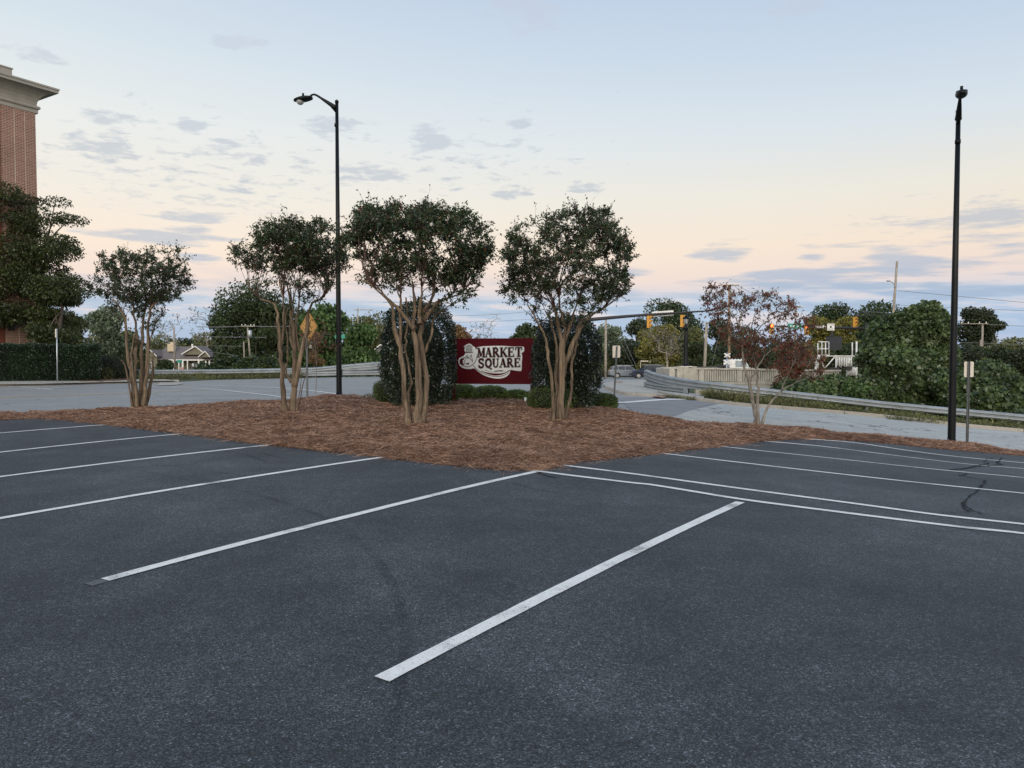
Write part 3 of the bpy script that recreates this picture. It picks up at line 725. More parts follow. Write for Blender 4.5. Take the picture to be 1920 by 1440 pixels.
myrtle((779,802),15.5,[
 ([(405,1385),(380,1150),(350,900),(310,760),(300,650),(235,560),(110,490)],[42,32,30,26,22,14,7],(-.1,-.5)),
 ([(352,900),(352,740),(358,640),(330,520)],[22,20,18,8],(-.1,-.2)),
 ([(425,1385),(405,1200),(415,1080),(385,900),(400,780),(392,600)],[18,16,16,16,16,12],(.1,.3)),
 ([(455,1385),(465,1180),(450,900),(430,780),(440,640),(430,500)],[52,42,36,32,26,10],(-.15,-.1)),
 ([(490,1375),(510,1100),(480,880),(490,700),(540,620),(560,480)],[44,36,34,32,22,9],(0,.2)),
 ([(500,930),(545,820),(552,730),(600,680),(720,600)],[15,15,15,13,7],(.1,.4)),
 ([(440,790),(335,660),(240,580),(150,500)],[26,22,15,6],(-.2,-.5)),
 ([(490,740),(560,645),(650,600),(830,555)],[30,24,16,5],(0,.2)),
 ([(470,760),(470,620),(500,480)],[26,20,8],(-.2,-.5)),
 ],Z3,[(655,430),(668,405),(690,392),(720,398),(742,388),(770,400),(800,392),(830,402),(868,402),(905,425),(915,450),(928,465),(905,485),(900,520),(885,535),(850,540),(800,530),(740,528),(700,520),(680,500),(660,470)],
 'broadest crepe myrtle with a wide dark crown, just left of the maroon sign board',14,430,8,8,GM,lower=([(668,490),(905,500),(880,560),(820,590),(745,595),(700,550)],125))
Z4=(920,370,3.2)
myrtle((1049,792),17,[
 ([(412,1350),(425,1050),(428,900),(400,750),(380,640),(330,520)],[52,44,38,28,20,8],(0,-.2)),
 ([(425,1080),(490,890),(535,790),(600,710),(690,660),(760,600)],[34,32,28,20,12,6],(0,.3)),
 ([(378,1345),(375,1180),(347,960),(330,850),(290,760),(220,640)],[22,20,22,20,16,8],(-.2,-.5)),
 ([(438,1345),(488,1150),(482,1000),(515,880),(522,770),(600,690)],[22,20,18,20,18,10],(.2,.5)),
 ([(428,930),(470,790),(500,690),(540,560)],[26,24,16,7],(.1,.3)),
 ([(428,900),(440,760),(410,640),(430,500)],[24,20,16,7],(.1,.4)),
 ([(400,1300),(392,1100),(400,930),(370,780),(330,680)],[26,22,20,18,10],(.15,.3)),
 ],Z4,[(946,480),(955,455),(966,430),(985,420),(1005,408),(1030,400),(1075,390),(1105,400),(1140,400),(1160,425),(1180,455),(1190,490),(1182,520),(1172,560),(1130,568),(1090,560),(1040,560),(1000,560),(965,560),(942,545),(955,515)],
 'crepe myrtle with a rounded dome crown, just right of the maroon sign board',21,430,8,8,GM,lower=([(950,530),(1182,535),(1150,590),(1080,615),(1020,612),(965,570)],115))
Z5=(1300,500,4.5)
myrtle((1424,789),21,[
 ([(548,1310),(500,1130),(475,990),(430,850),(418,700),(410,560),(330,400),(210,300)],[42,34,30,22,18,14,9,4],(0,-.4)),
 ([(552,1300),(545,1100),(545,1000),(535,880),(505,720),(480,560),(540,360),(620,270)],[30,24,22,16,14,11,8,3],(.1,.5)),
 ([(575,1290),(640,1160),(745,1045),(770,960),(860,800),(880,700)],[24,20,17,12,7,4],(0,.3)),
 ([(750,1035),(820,1000),(910,950)],[12,8,3],(0,-.3)),
 ([(475,985),(530,870),(640,720),(850,620)],[20,14,10,4],(-.1,-.5)),
 ([(430,830),(550,530),(700,420),(860,340)],[12,10,7,3],(.1,.4)),
 ([(520,1300),(518,1262)],[30,20],(0,0)),
 ],Z5,[(1316,548),(1335,530),(1360,535),(1400,540),(1440,545),(1450,550),(1462,565),(1490,565),(1502,580),(1520,600),(1526,625),(1500,650),(1460,655),(1420,660),(1370,650),(1340,610),(1322,575)],
 'small bare limbed tree with sparse dark red leaves beside the right road',33,250,5,6,None,mat=M_maple,bark=M_bark2,fan=16,lk=1,L=.065,W=.05,name='maple_tree',lower=([(1370,640),(1500,630),(1545,680),(1540,712),(1490,705),(1440,690),(1390,670)],110),tl=.22,spread=1.2,droop=.4,tip=.0035)
# ================================================================ SHRUBS
def leafshell(pos,nor,L,W,seed,out=.8,jit=.02):
    r=np.random.default_rng(seed); return leaves(pos+r.normal(size=pos.shape)*jit,norm(nor*out+r.normal(size=pos.shape)*.7),L*r.uniform(.6,1.1,len(pos)),W*r.uniform(.7,1.1,len(pos)),r,.1)
def roundshrub(base,Y,cxpx,wpx,toppx,name,label,cat,group,mat,n,L,W,seed,box=2.6,zb=None,depth=None,lump=.06,thin=None,core=.86,flat=0):
    """superellipsoid shrub whose outline spans wpx wide from base to toppx at distance Y"""
    b=P(cxpx,base,Y); zb=b[2]-.05 if zb is None else zb; top=P(cxpx,toppx,Y)[2]; hw=wpx*mpp(Y)/2; hh=(top-zb)/2; hd=hw if depth is None else depth
    root=thing(name,(b[0],Y,zb),label,cat,group); r=np.random.default_rng(seed)
    d=norm(r.normal(size=(n,3))); p=box
    s=(np.abs(d)**p).sum(1)**(-1/p); q=d*s[:,None]
    lm=1+lump*(vnoise(q[:,0]*3+q[:,2]*2,q[:,1]*3+q[:,2]*1.3,.55,seed)-.5)*2
    dep=1-r.exponential(.07,n); dep=np.clip(dep,.55,1.04)
    if thin is not None: keep=thin(q,r); q=q[keep]; d=d[keep]; lm=lm[keep]; dep=dep[keep]
    sc=np.array([hw,hd,hh]); c=np.array([b[0],Y,zb+hh]); pos=c+q*sc*(lm*dep)[:,None]
    pos[:,2]=np.maximum(pos[:,2],zb+.02)
    v,f=leafshell(pos,norm(q/sc),L,W,seed)
    npmesh('foliage',v,f,mat,root)
    mb=MB(); mb.tube([(b[0],Y,zb-.1),(b[0]+.02,Y,zb+hh*.7),(b[0],Y,zb+hh*1.5)],[.05,.035,.01],6); 
    for k in range(7):
        a=k*.9+seed; mb.tube([(b[0],Y,zb+hh*.25*(1+k*.15)),(b[0]+math.cos(a)*hw*.6,Y+math.sin(a)*hd*.6,zb+hh*(.7+.14*k))],[.02,.006],5)
    mb.build('stems',M_barkd,root)
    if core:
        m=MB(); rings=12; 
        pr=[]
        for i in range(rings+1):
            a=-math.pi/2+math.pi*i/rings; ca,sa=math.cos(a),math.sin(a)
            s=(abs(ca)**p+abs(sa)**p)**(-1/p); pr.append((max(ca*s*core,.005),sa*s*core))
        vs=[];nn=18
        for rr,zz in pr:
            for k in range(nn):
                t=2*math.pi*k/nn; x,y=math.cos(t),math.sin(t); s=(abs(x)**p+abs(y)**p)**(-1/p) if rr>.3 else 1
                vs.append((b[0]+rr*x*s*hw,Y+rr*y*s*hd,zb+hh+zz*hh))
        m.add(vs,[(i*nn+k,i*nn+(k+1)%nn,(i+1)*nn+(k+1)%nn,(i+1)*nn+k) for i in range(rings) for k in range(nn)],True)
        m.build('dark_core',M_core,root)
    return root
GH='dark hollies flanking the sign board'
hol=lambda q,r:~((q[:,2]<-.45)&(r.random(len(q))<.55))
roundshrub(768,20.6,786,132,572,'holly','tall dark holly column standing left of the maroon sign board','shrub',GH,M_holly,30000,.070,.042,41,box=3.0,lump=.10,thin=hol,core=.70)
roundshrub(768,20.6,1062,122,596,'holly','tall dark holly standing right of the maroon sign board, loose skirt at its foot','shrub',GH,M_holly,28000,.070,.042,43,box=2.8,lump=.12,thin=hol,core=.68)
def skirt(root,cx,Y,px,n,seed):
    r=np.random.default_rng(seed); pos=[]
    for (x0,y0,x1,y1) in px:
        a=P(x0,y0,Y);b=P(x1,y1,Y); t=r.random((n,1)); pos.append(a+(b-a)*t+r.normal(size=(n,3))*np.array([.05,.15,.07]))
    pos=np.concatenate(pos); v,f=leafshell(pos,norm(r.normal(size=pos.shape)),.06,.034,seed)
    npmesh('foliage',v,f,M_holly,root)
hr=[o for o in bpy.data.objects if o.name.startswith('holly')]
skirt(hr[1],1062,20.4,[(1090,700,1122,728),(1085,710,1112,745),(1100,690,1130,712),(1078,730,1108,738)],240,5)
skirt(hr[0],786,20.4,[(735,745,765,762),(728,700,740,735),(800,740,840,762)],160,6)
GB='clipped boxwoods at the back of the straw bed'
for cx,w,top,bs,Y,lab,m in [(741,76,712,750,21.9,'boxwood mound at the far left, showing beside the left holly',M_boxd),(866,52,723,747,24.2,'clipped boxwood under the left end of the maroon board',M_box),
      (918,64,726,750,23.9,'widest clipped boxwood, under the middle of the maroon board',M_box),(968,48,734,753,23.7,'low clipped boxwood under the right end of the maroon board',M_box),
      (1034,84,726,768,20.2,'dark boxwood mass at the foot of the right holly, behind the domed myrtle',M_boxd),(1086,36,726,757,22.4,'small dark boxwood between the right holly and the last clipped boxwood',M_boxd),(1127,56,740,766,22.2,'neat oblong clipped boxwood at the right end of the bed by the small sign post',M_boxd),(828,60,724,760,22.6,'boxwood half hidden behind the right edge of the left holly',M_boxd)]:
    roundshrub(bs,Y,cx,w,top,'boxwood',lab,'shrub',GB,m,7000,.045,.028,int(cx),box=2.6,lump=.07,depth=w*mpp(Y)*.42,core=.93)
roundshrub(748,23.2,691,16,741,'weed','tiny pale weed sprouting at the bed edge beside the tall black lamp post','plant',None,TL['olive'],220,.05,.03,77,core=0)
# ================================================================ HEDGE
def boxleaves(a,b,zt,d,n,seed,L,W,mat,name,root,z0):
    """leaf clad box: face line a->b (xy), depth d away from viewer"""
    r=np.random.default_rng(seed); a=np.array(a);b=np.array(b); t=(b-a); l=np.linalg.norm(t); t/=l; no=np.array([t[1],-t[0]])
    if no[1]>0: no=-no
    s=r.random(n)*l; k=r.random(n); z=r.random(n); hgt=zt-z0
    front=k<.6; top=(k>=.6)&(k<.85); end=k>=.85
    u=np.where(front,0,r.random(n)*d); zz=np.where(top,1.0,z); s=np.where(end,np.where(r.random(n)<.8,l,0),s)
    lum=(vnoise(s,zz*hgt,.5,seed)-.5)*.12
    nn=np.where(front[:,None],np.append(no,0),np.where(top[:,None],(0,0,1.),np.append(t,0)))
    p=np.stack([a[0]+t[0]*s-no[0]*u,a[1]+t[1]*s-no[1]*u,z0+zz*hgt],1)+nn*(lum[:,None]-r.exponential(.04,n)[:,None])
    v,f=leafshell(p,nn,L,W,seed,.7); npmesh(name,v,f,mat,root)
    m=MB(); c=(a+b)/2-no*d/2; m.box((c[0],c[1],z0+hgt/2-.05),(l-.16,d-.16,hgt-.1),rz=math.atan2(t[1],t[0])); m.build('dark_core',M_core,root)
q0=G(-150,717,.1); q1=G(188,714.5,.1); z0=min(q0[2],q1[2])-.05; zt=P(60,647.5,q1[1])[2]
root=thing('hedge',(q1[0],q1[1],z0),'long square clipped dark green hedge below the brick building','hedge')
boxleaves(q0[:2],q1[:2],zt,1.6,60000,51,.075,.045,M_hedge,'foliage',root,z0)
roundshrub(714,42.5,205,72,668,'shrub','loose dark shrub mound at the right end of the long hedge','shrub',None,TL['dark'],7000,.09,.05,61,lump=.15)
roundshrub(710,44,228,50,684,'shrub','low dark shrub just left of the smallest myrtle, beyond the pavement','shrub',None,M_hedge,4000,.09,.05,62,lump=.1)
roundshrub(712,41.4,196,24,690,'shrub','small lighter green shrub against the corner of the long hedge','shrub',None,TL['shrub'],1600,.08,.05,63,lump=.2,core=.7)
# dead straw under hedge end
drape('hedge_mulch',gxy([(150,716),(190,716),(240,712.5),(235,709),(200,710),(150,714)],.1),.14,1.0,M_straw)
# ================================================================ BACKGROUND TREES
def bgtree(name,label,px,top,bot,w,Y,kind,n,seed,group=None,cat='tree',clumps=16,L=.35,trunk=True,zb=None,poly=None,conc=.5,bark=None,dome=True,sq=.85,cs=1.0):
    """tree whose crown spans width w and rises from bot to top (picture px at distance Y); leaves gather in uneven clumps"""
    r=np.random.default_rng(seed); s=mpp(Y); gz=H(P(px,bot,Y)[0],Y)
    root=thing(name,(P(px,bot,Y)[0],Y,gz),label,cat,group)
    zt=P(px,top,Y)[2]; zc0=P(px,bot,Y)[2]; hw=w*s/2; hh=(zt-zc0)/2; cz=zc0+hh; cx=P(px,bot,Y)[0]
    C=[];Rr=[]
    for k in range(clumps):
        d=r.normal(size=3); d/=np.linalg.norm(d); q=d*r.uniform(.35,.78)**.6
        rad=r.uniform(.24,.42)*(1.15-abs(q[2])*.3)
        if dome: hz_=r.uniform(-.95,.80); aa=r.uniform(0,6.283); rad_h=math.sqrt(max(.05,1-max(0,hz_)**2))*r.uniform(.25,.85); q=np.array([math.cos(aa)*rad_h,math.sin(aa)*rad_h,hz_])
        C.append((cx+q[0]*hw*(1-rad*.6),Y+q[1]*hw*(1-rad*.6),cz+q[2]*hh*(1-rad*.5))); Rr.append(rad*min(hw,hh*1.3)*1.15*cs)
    C=np.array(C);Rr=np.array(Rr)
    w_=Rr**2; k=r.choice(clumps,n,p=w_/w_.sum()); d=norm(r.normal(size=(n,3))*np.array([1,1,.85]))
    rr=Rr[k]*np.clip(1-r.exponential(.16,n),.1,1.08)*(1+.22*(vnoise(d[:,0]*2+k,d[:,2]*2+d[:,1],.45,seed)-.5)*2)
    pos=C[k]+d*rr[:,None]*np.array([1.1,1.1,sq])
    pos=pos[pos[:,2]>gz+.1]; d=d[:len(pos)]
    ax=norm(r.normal(size=pos.shape)+np.array([0,0,-.3]))
    v,f=leaves(pos,ax,L*r.uniform(.5,1.1,len(pos)),L*.62*r.uniform(.7,1.1,len(pos)),r,.15)
    npmesh('crown',v,f,TL[kind] if kind in TL else kind,root)
    mb=MB(); tb=np.array([cx,Y,gz-.3]); tt=np.array([cx+r.normal()*.2,Y,cz])
    tr=max(.10,hw*.07); mb.tube(smoothline([tb,(tb+tt)/2+r.normal(size=3)*.15,tt],4),list(np.linspace(tr*1.2,tr*.6,9)),8)
    for k in range(min(clumps,14)):
        p0=tb+(tt-tb)*r.uniform(.45,1); mid=(p0+C[k])/2+np.array([0,0,hh*.08]); mb.tube(smoothline([p0,mid,C[k]+(C[k]-np.array([cx,Y,cz]))*.15],3),list(np.linspace(tr*.4,tr*.08,7)),5)
    mb.build('trunk',bark or M_barkd,root); return root
GT='trees beyond the roads'
B=lambda *a,**k:bgtree('tree',*a,group=GT,**k)
# left of picture
B('very tall dark leafy tree hugging the brick building',-20,298,640,250,44,M_elm,36000,101,clumps=60,L=.18,sq=.46,cs=.80)
B('dark tree arm reaching right past the corner of the brick building',88,326,612,165,45.5,M_elm,14000,102,clumps=46,L=.17,sq=.40,cs=.74)
B('dark low crown beneath the tall tree at the building corner',108,500,652,118,43,M_elm,11000,103,clumps=20,L=.18,sq=.5)
B('light green bushy tree behind the long hedge',122,584,665,112,50,'olive',12000,104,clumps=18,L=.22)
B('pale hazy tree rising between the building tree and the smallest myrtle',196,566,680,88,95,'pale',7000,105,L=.45)
B('dull green tree behind the pole left of the smallest myrtle',218,612,700,110,110,'olive',6000,106,L=.5)
B('dark leafy tree low behind the smallest myrtle',250,628,705,56,105,'oak',5000,107,L=.5)
B('olive tree peeping over the ridge of the grey roofed house',308,628,700,120,190,'olive',6000,108,L=.8)
B('pine like dark tree right above the house chimney side',352,620,700,60,200,'dark',3000,109,L=.7,clumps=9)
B('brownish green tree above the right half of the house',398,612,700,70,185,'olive',5000,110,L=.8)
B('huge dark oak left of centre rising behind the leaning pole',482,508,705,180,112,'oak',22000,111,clumps=32,L=.5)
B('dark round tree at the left shoulder of the huge oak',424,560,700,62,118,'dark',6000,112,L=.5)
B('dark tree filling the gap between the oak and the yellow diamond sign',520,560,705,90,105,'oak',8000,113,L=.5)
B('bright green drooping tree behind the tall black lamp post',600,566,700,130,78,'bright',12000,114,clumps=22,L=.5)
B('lower bright green tree right of the tall black lamp post',672,606,704,90,74,'bright',8000,115,clumps=16,L=.45)
B('brownish yellow tree beyond the bright green pair',700,580,690,110,135,'olive',6000,116,L=.6)
B('small round reddish shrub tree behind the diamond sign post',592,612,690,36,70,'rust',1500,117,L=.22,clumps=8,conc=.4)
B('rust orange tree showing right of the left holly',864,590,705,54,120,'rust',4000,118,L=.5,clumps=12)
B('thin pale tree beside the rust orange one above the sign board',893,612,700,30,125,'bare',700,119,L=.4,clumps=8)
B('rounded green tree above the right corner of the sign board',978,592,700,70,100,'oak',8000,120,L=.45)
B('olive low tree hidden behind the sign board',925,634,700,110,130,'olive',4000,121,L=.6)
B('olive tree behind the right holly',1020,600,700,80,110,'olive',5000,122,L=.5)
# right
B('fresh green bush poking up below the white railway platform',1600,706,785,60,40.5,'bright',5000,143,L=.2)
B('pale green tree behind the white utility pole',1142,590,705,70,120,'pale',6000,123,L=.5)
B('dark tree just right of the white utility pole',1195,588,705,80,118,'dark',8000,124,L=.5)
B('tall dark oak with an open crown above the signal arm',1262,554,690,115,140,'oak',12000,125,clumps=24,L=.55)
B('yellow green tree behind the two yellow signals',1235,600,700,90,105,'yellow',9000,126,clumps=20,L=.42)
B('light olive tree around the black bridge lamp',1292,606,705,70,108,'olive',7000,127,clumps=16,L=.42)
B('dark bushy tree low behind the two parked cars',1180,640,708,100,112,'dark',7000,128,L=.45)
B('dark green tree between the grey pole and the brown pole',1345,590,700,70,125,'dark',7000,129,L=.5)
B('dark tree behind the white truck',1398,612,700,80,115,'oak',7000,130,L=.5)
B('low dark tree behind the sparse red maple',1470,640,705,110,120,'dark',8000,131,L=.5)
B('green thicket tree right of the bridge railing below the railway platform',1552,700,760,60,44.5,'oak',5000,132,L=.18)
B('reddish thicket behind the base of the sparse red maple',1490,644,748,96,46.5,M_maple,6500,133,L=.17)
B('mustard yellow tree behind the one way sign',1535,588,700,80,115,'yellow',9000,134,clumps=18,L=.45)
B('second mustard tree left of the vine covered mass',1582,580,700,70,118,'yellow',8000,135,clumps=18,L=.45)
B('tall green tree with gaps on top behind the vine covered mass',1640,562,700,130,125,'oak',14000,136,clumps=26,L=.5)
B('dark open topped tree left of the tall street lamp pole',1560,562,660,90,130,'oak',5000,137,L=.5,clumps=14)
B('lone dark pine rising right of the tall black pole',1832,562,700,76,110,'dark',11000,138,clumps=20,L=.45)
B('shorter dark pine lobe on the right flank of the lone pine',1862,588,690,46,108,'dark',4000,139,clumps=10,L=.42)
B('brown green tree at the far right edge',1895,628,720,110,100,'olive',8000,140,L=.45)
B('dark tree low behind the right kudzu mound',1815,640,730,110,90,'dark',9000,141,L=.42)
B('dark green tree off the right edge',1970,640,730,120,95,'oak',6000,142,L=.45)
GU='thickets filling the foot of the far tree line'
for i,(px,top,w,Y,kind,lab) in enumerate([(240,676,50,90,'dark','low dark thicket behind the smallest myrtle and the short shrubs'),(256,657,34,104,'olive','olive thicket seen between the stems of the smallest myrtle'),(446,668,36,116,'oak','low thicket right of the house'),(560,655,80,92,'dark','dark thicket behind the yellow diamond sign'),(640,660,110,84,'oak','green thicket behind the tall black lamp post'),
    (715,655,50,86,'olive','olive thicket between the lamp post and the left holly'),(870,664,90,105,'olive','olive thicket behind the left end of the sign board'),(960,660,90,96,'oak','green thicket behind the right end of the sign board'),(1050,655,100,100,'olive','thicket behind the right holly'),
    (1150,650,70,116,'olive','pale thicket behind the small leaning sign post'),(1215,640,80,112,'dark','dark thicket behind the parked cars'),(1262,650,70,104,'olive','yellowish thicket behind the height bar frame'),(1310,640,70,104,'oak','thicket left of the grey pole behind the parapet'),
    (1365,640,80,112,'dark','dark thicket behind the brown utility pole'),(1430,645,90,104,'dark','dark thicket behind the white truck'),(1495,650,80,90,'oak','thicket behind the pale peeling pole'),(1545,640,80,95,'olive','thicket behind the railway platform'),(1600,640,70,90,'oak','thicket behind the kudzu left flank'),
    (1800,650,90,86,'dark','dark thicket right of the tall black pole'),(1870,650,90,88,'oak','dark green thicket at the far right pole'),(1930,655,80,84,'dark','dark thicket at the right edge')]):
    bgtree('thicket',lab,px,top,715 if px>700 else 706,w*1.25,Y,kind,5000,700+i,group=GU,cat='thicket',clumps=12,L=.4)
def baretree(label,px,Y,base,top,w,seed,nt=46,lv=0):
    r=np.random.default_rng(seed); b=P(px,base,Y); b[2]=H(b[0],Y); tz=P(px,top,Y); hw=w*mpp(Y)/2; hgt=tz[2]-b[2]
    root=thing('bare_tree',b,label,'tree','bare trees far off')
    st=[(smoothline([b,b+np.array([r.normal()*.2,0,hgt*.3]),b+np.array([r.normal()*.4,0,hgt*.6])],4),list(np.linspace(.2,.07,9)))]
    tg=[b+np.array([r.uniform(-1,1)*hw*(.4+.6*k),r.uniform(-1,1)*hw*.6,hgt*(.45+.55*k)]) for k in r.random(nt)**.7]
    mb,ends=pipe_tree(st,tg,seed,tip_r=.022,wig=.05); mb.build('trunk',M_barkg,root)
    if lv>-3: v,f=twigs_leaves(ends,3,1.4,3+lv,.28,.2,seed); npmesh('crown',v,f,TL['bare'],root)
baretree('thin bare tree behind the house, left of the street light pole',316,170,700,588,70,201,lv=3)
baretree('pale bare tree between the house and the huge oak',388,175,700,578,90,202,nt=60,lv=4)
baretree('bare dead tree standing above the sign board',923,130,700,586,44,203,nt=26,lv=-3)
baretree('bare grey thicket stems behind the bridge lamp',1248,85,712,622,70,204,nt=50,lv=2)
baretree('wispy bare tree right of the rust orange tree',905,140,700,612,40,205,nt=26,lv=2)
# ================================================================ KUDZU
def kudzu(label,blobs,Y,n,seed,L=.25,name='kudzu_thicket'):
    """vines over buried trees: blobs = (px,top,bottom,width,depth offset)"""
    r=np.random.default_rng(seed); px,tp,bt,w,o=blobs[0]; g=P(px,bt,Y); root=thing(name,(g[0],Y,H(g[0],Y)),label,'vine thicket')
    VV=[];FF=[];k0=0; core=MB()
    tot=sum(b[3]*(b[2]-b[1]) for b in blobs)
    for bi,(px,tp,bt,w,o) in enumerate(blobs):
        YY=Y+o; a=P(px,tp,YY);b=P(px,bt,YY); hw=w*mpp(YY)/2; hh=(a[2]-b[2])/2; c=np.array([a[0],YY,b[2]+hh]); hd=hw*.8
        m=int(n*w*(bt-tp)/tot); nc=int(14+w*(bt-tp)/500)
        d=r.normal(size=(nc,3)); d[:,1]=-np.abs(d[:,1]); d=norm(d); ss=(np.abs(d)**2.4).sum(1)**(-1/2.4); cc=c+d*ss[:,None]*np.array([hw,hd,hh])*.84; cr=r.uniform(.35,1.3,nc)*min(1.3,max(.55,hw*.38))
        kk=r.choice(nc,m,p=cr**2/(cr**2).sum()); e=r.normal(size=(m,3)); e=norm(e+d[kk]*.9+np.array([0,-.3,.25])); q=e
        pos=cc[kk]+e*(cr[kk]*np.clip(1-r.exponential(.10,m),.4,1.05))[:,None]*np.array([1,1,.8])
        fill=r.random(m)<.25; dd=norm(r.normal(size=(m,3))*np.array([1,1,1])); dd[:,1]=-np.abs(dd[:,1]); s2=(np.abs(dd)**2.4).sum(1)**(-1/2.4); pos=np.where(fill[:,None],c+dd*s2[:,None]*np.array([hw,hd,hh])*.9,pos); q=np.where(fill[:,None],dd,q)
        ax=norm(q*.35+np.array([0,-.15,-.6])+r.normal(size=q.shape)*.7)
        sd=norm(np.cross(ax,norm(q+r.normal(size=q.shape)*.6))); LL=(L*r.uniform(.45,1.35,m))[:,None]
        mid=pos+ax*LL*.4; v=np.stack([pos,mid+sd*LL*.45,pos+ax*LL,mid-sd*LL*.45],1).reshape(-1,3)
        VV.append(v);FF.append(np.arange(4*m).reshape(m,4)+k0);k0+=4*m
        nn=16;rg=9;vs=[]
        for i in range(rg+1):
            t=-math.pi/2+math.pi*i/rg; ca,sa=max(math.cos(t),.01),math.sin(t); s=(ca**2.4+abs(sa)**2.4)**(-1/2.4)
            for k in range(nn):
                f=2*math.pi*k/nn; vs.append((c[0]+ca*s*.84*hw*math.cos(f),c[1]+ca*s*.84*hd*math.sin(f),c[2]+sa*s*.84*hh))
        core.add(vs,[(i*nn+k,i*nn+(k+1)%nn,(i+1)*nn+(k+1)%nn,(i+1)*nn+k) for i in range(rg) for k in range(nn)],True)
    npmesh('foliage',np.concatenate(VV),np.concatenate(FF),TL['kudzu'],root); core.build('dark_kudzu_core',M_core,root)  # the core is a plain dark solid inside the leaves
kudzu('towering kudzu draped over buried trees left of the tall black pole at right',[(1724,564,775,110,0),(1676,588,780,90,.8),(1650,598,770,80,2.2),(1690,650,785,120,-1.2),(1752,600,778,60,-.3),(1652,696,780,100,-1.0),(1700,580,640,60,.2)],46,62000,301)
kudzu('low rolling kudzu mound right of the tall black pole at the right edge',[(1840,690,800,150,0),(1905,712,812,130,-1.5),(1800,696,795,90,1),(1960,735,830,120,-2),(1862,722,800,110,-2)],42,34000,302,L=.23)
kudzu('dark leafy tangle behind the guardrail below the white railway platform',[(1575,712,775,100,0),(1530,716,768,80,-1),(1490,722,762,70,-1.5)],42,10000,303,L=.2)
kudzu('dark kudzu heap beside the house behind the left guardrail',[(425,676,712,60,0),(395,684,712,46,-1)],78,5000,304,L=.32)
kudzu('lighter kudzu heap beneath the leaning pole behind the left guardrail',[(487,673,712,56,0),(456,683,712,44,-1),(522,682,712,44,0)],76,6000,305,L=.32)
# weeds and grass
def tufts(name,label,l,n,seed,mat,hgt,spread,off=0.0):
    pts=np.array(smoothline([G(*a,.05)[:2] for a in l],5)); r=np.random.default_rng(seed)
    i=r.integers(0,len(pts)-1,n); p=pts[i]+(pts[i+1]-pts[i])*r.random((n,1)); t=norm(pts[i+1]-pts[i]); no=np.stack([-t[:,1],t[:,0]],1); no*=np.sign(no[:,1:2]+1e-9)
    p=p+no*(r.random((n,1))*spread+off); z=H(p[:,0],p[:,1]); h=hgt*(.3+vnoise(p[:,0],p[:,1],.8,seed)*.9)*r.uniform(.5,1.1,n)
    pos=np.stack([p[:,0],p[:,1],z],1); ax=norm(np.stack([r.normal(size=n)*.45,r.normal(size=n)*.45,np.ones(n)],1))
    m=r.random(n)<.45; pos[m]+=ax[m]*(h[m]*r.random(m.sum()))[:,None]; ax[m]=norm(r.normal(size=(m.sum(),3)))
    v,f=leaves(pos,ax,np.where(m,.09,h),np.where(m,.06,.022),r,.1); o=npmesh(name,v,f,mat); tag(o,label,'weeds',kind='stuff')
tufts('roadside_weeds','yellow green weeds and grass under the right guardrail',[(1322,748),(1375,755),(1440,760),(1520,767),(1600,773)],9000,401,TL['shrub'],.55,3.2,.45)
tufts('verge_weeds','dry weeds along the kerb beneath the right guardrail',[(1600,773),(1700,783),(1820,796),(1920,804),(2100,820)],9000,402,TL['shrub'],.40,3.0,.45)
tufts('verge_grass','green grass strip under the left guardrail',[(290,713),(350,710.5),(430,710),(500,709),(560,708)],9000,403,TL['shrub'],.55,4.0,.2)
tufts('kerb_weeds','little weeds in the kerb joint of the corner island',[(1235,742),(1262,744.5),(1300,749)],500,404,TL['shrub'],.18,.5,-.2)
# ================================================================ helpers for built things
UP=Vector((0,0,1))
def V3(a): return Vector(tuple(float(k) for k in a))
def textmesh(txt,size,o,ex,ey,ez,mat,parent,thick=.004,name='lettering',bold=0,sx=1.0,align='CENTER'):
    cu=bpy.data.curves.new(name,'FONT'); cu.body=txt; cu.size=size; cu.extrude=thick/2; cu.align_x=align; cu.align_y='CENTER'; cu.offset=bold
    t=bpy.data.objects.new('t',cu); COL.objects.link(t); dg=bpy.context.evaluated_depsgraph_get(); dg.update()
    me=bpy.data.meshes.new_from_object(t.evaluated_get(dg)); bpy.data.objects.remove(t); bpy.data.curves.remove(cu); me.name=name
    M=Matrix(((ex[0]*sx,ey[0],ez[0],o[0]),(ex[1]*sx,ey[1],ez[1],o[1]),(ex[2]*sx,ey[2],ez[2],o[2]),(0,0,0,1)))
    me.transform((parent_world(parent).inverted()@M) if parent else M); me.materials.clear(); me.materials.append(mat)
    ob=bpy.data.objects.new(name,me); COL.objects.link(ob); ob.parent=parent; return ob
def circ(cx,cy,r,n=20,ry=None): return [(cx+r*math.cos(2*math.pi*k/n),cy+(ry or r)*math.sin(2*math.pi*k/n)) for k in range(n)]
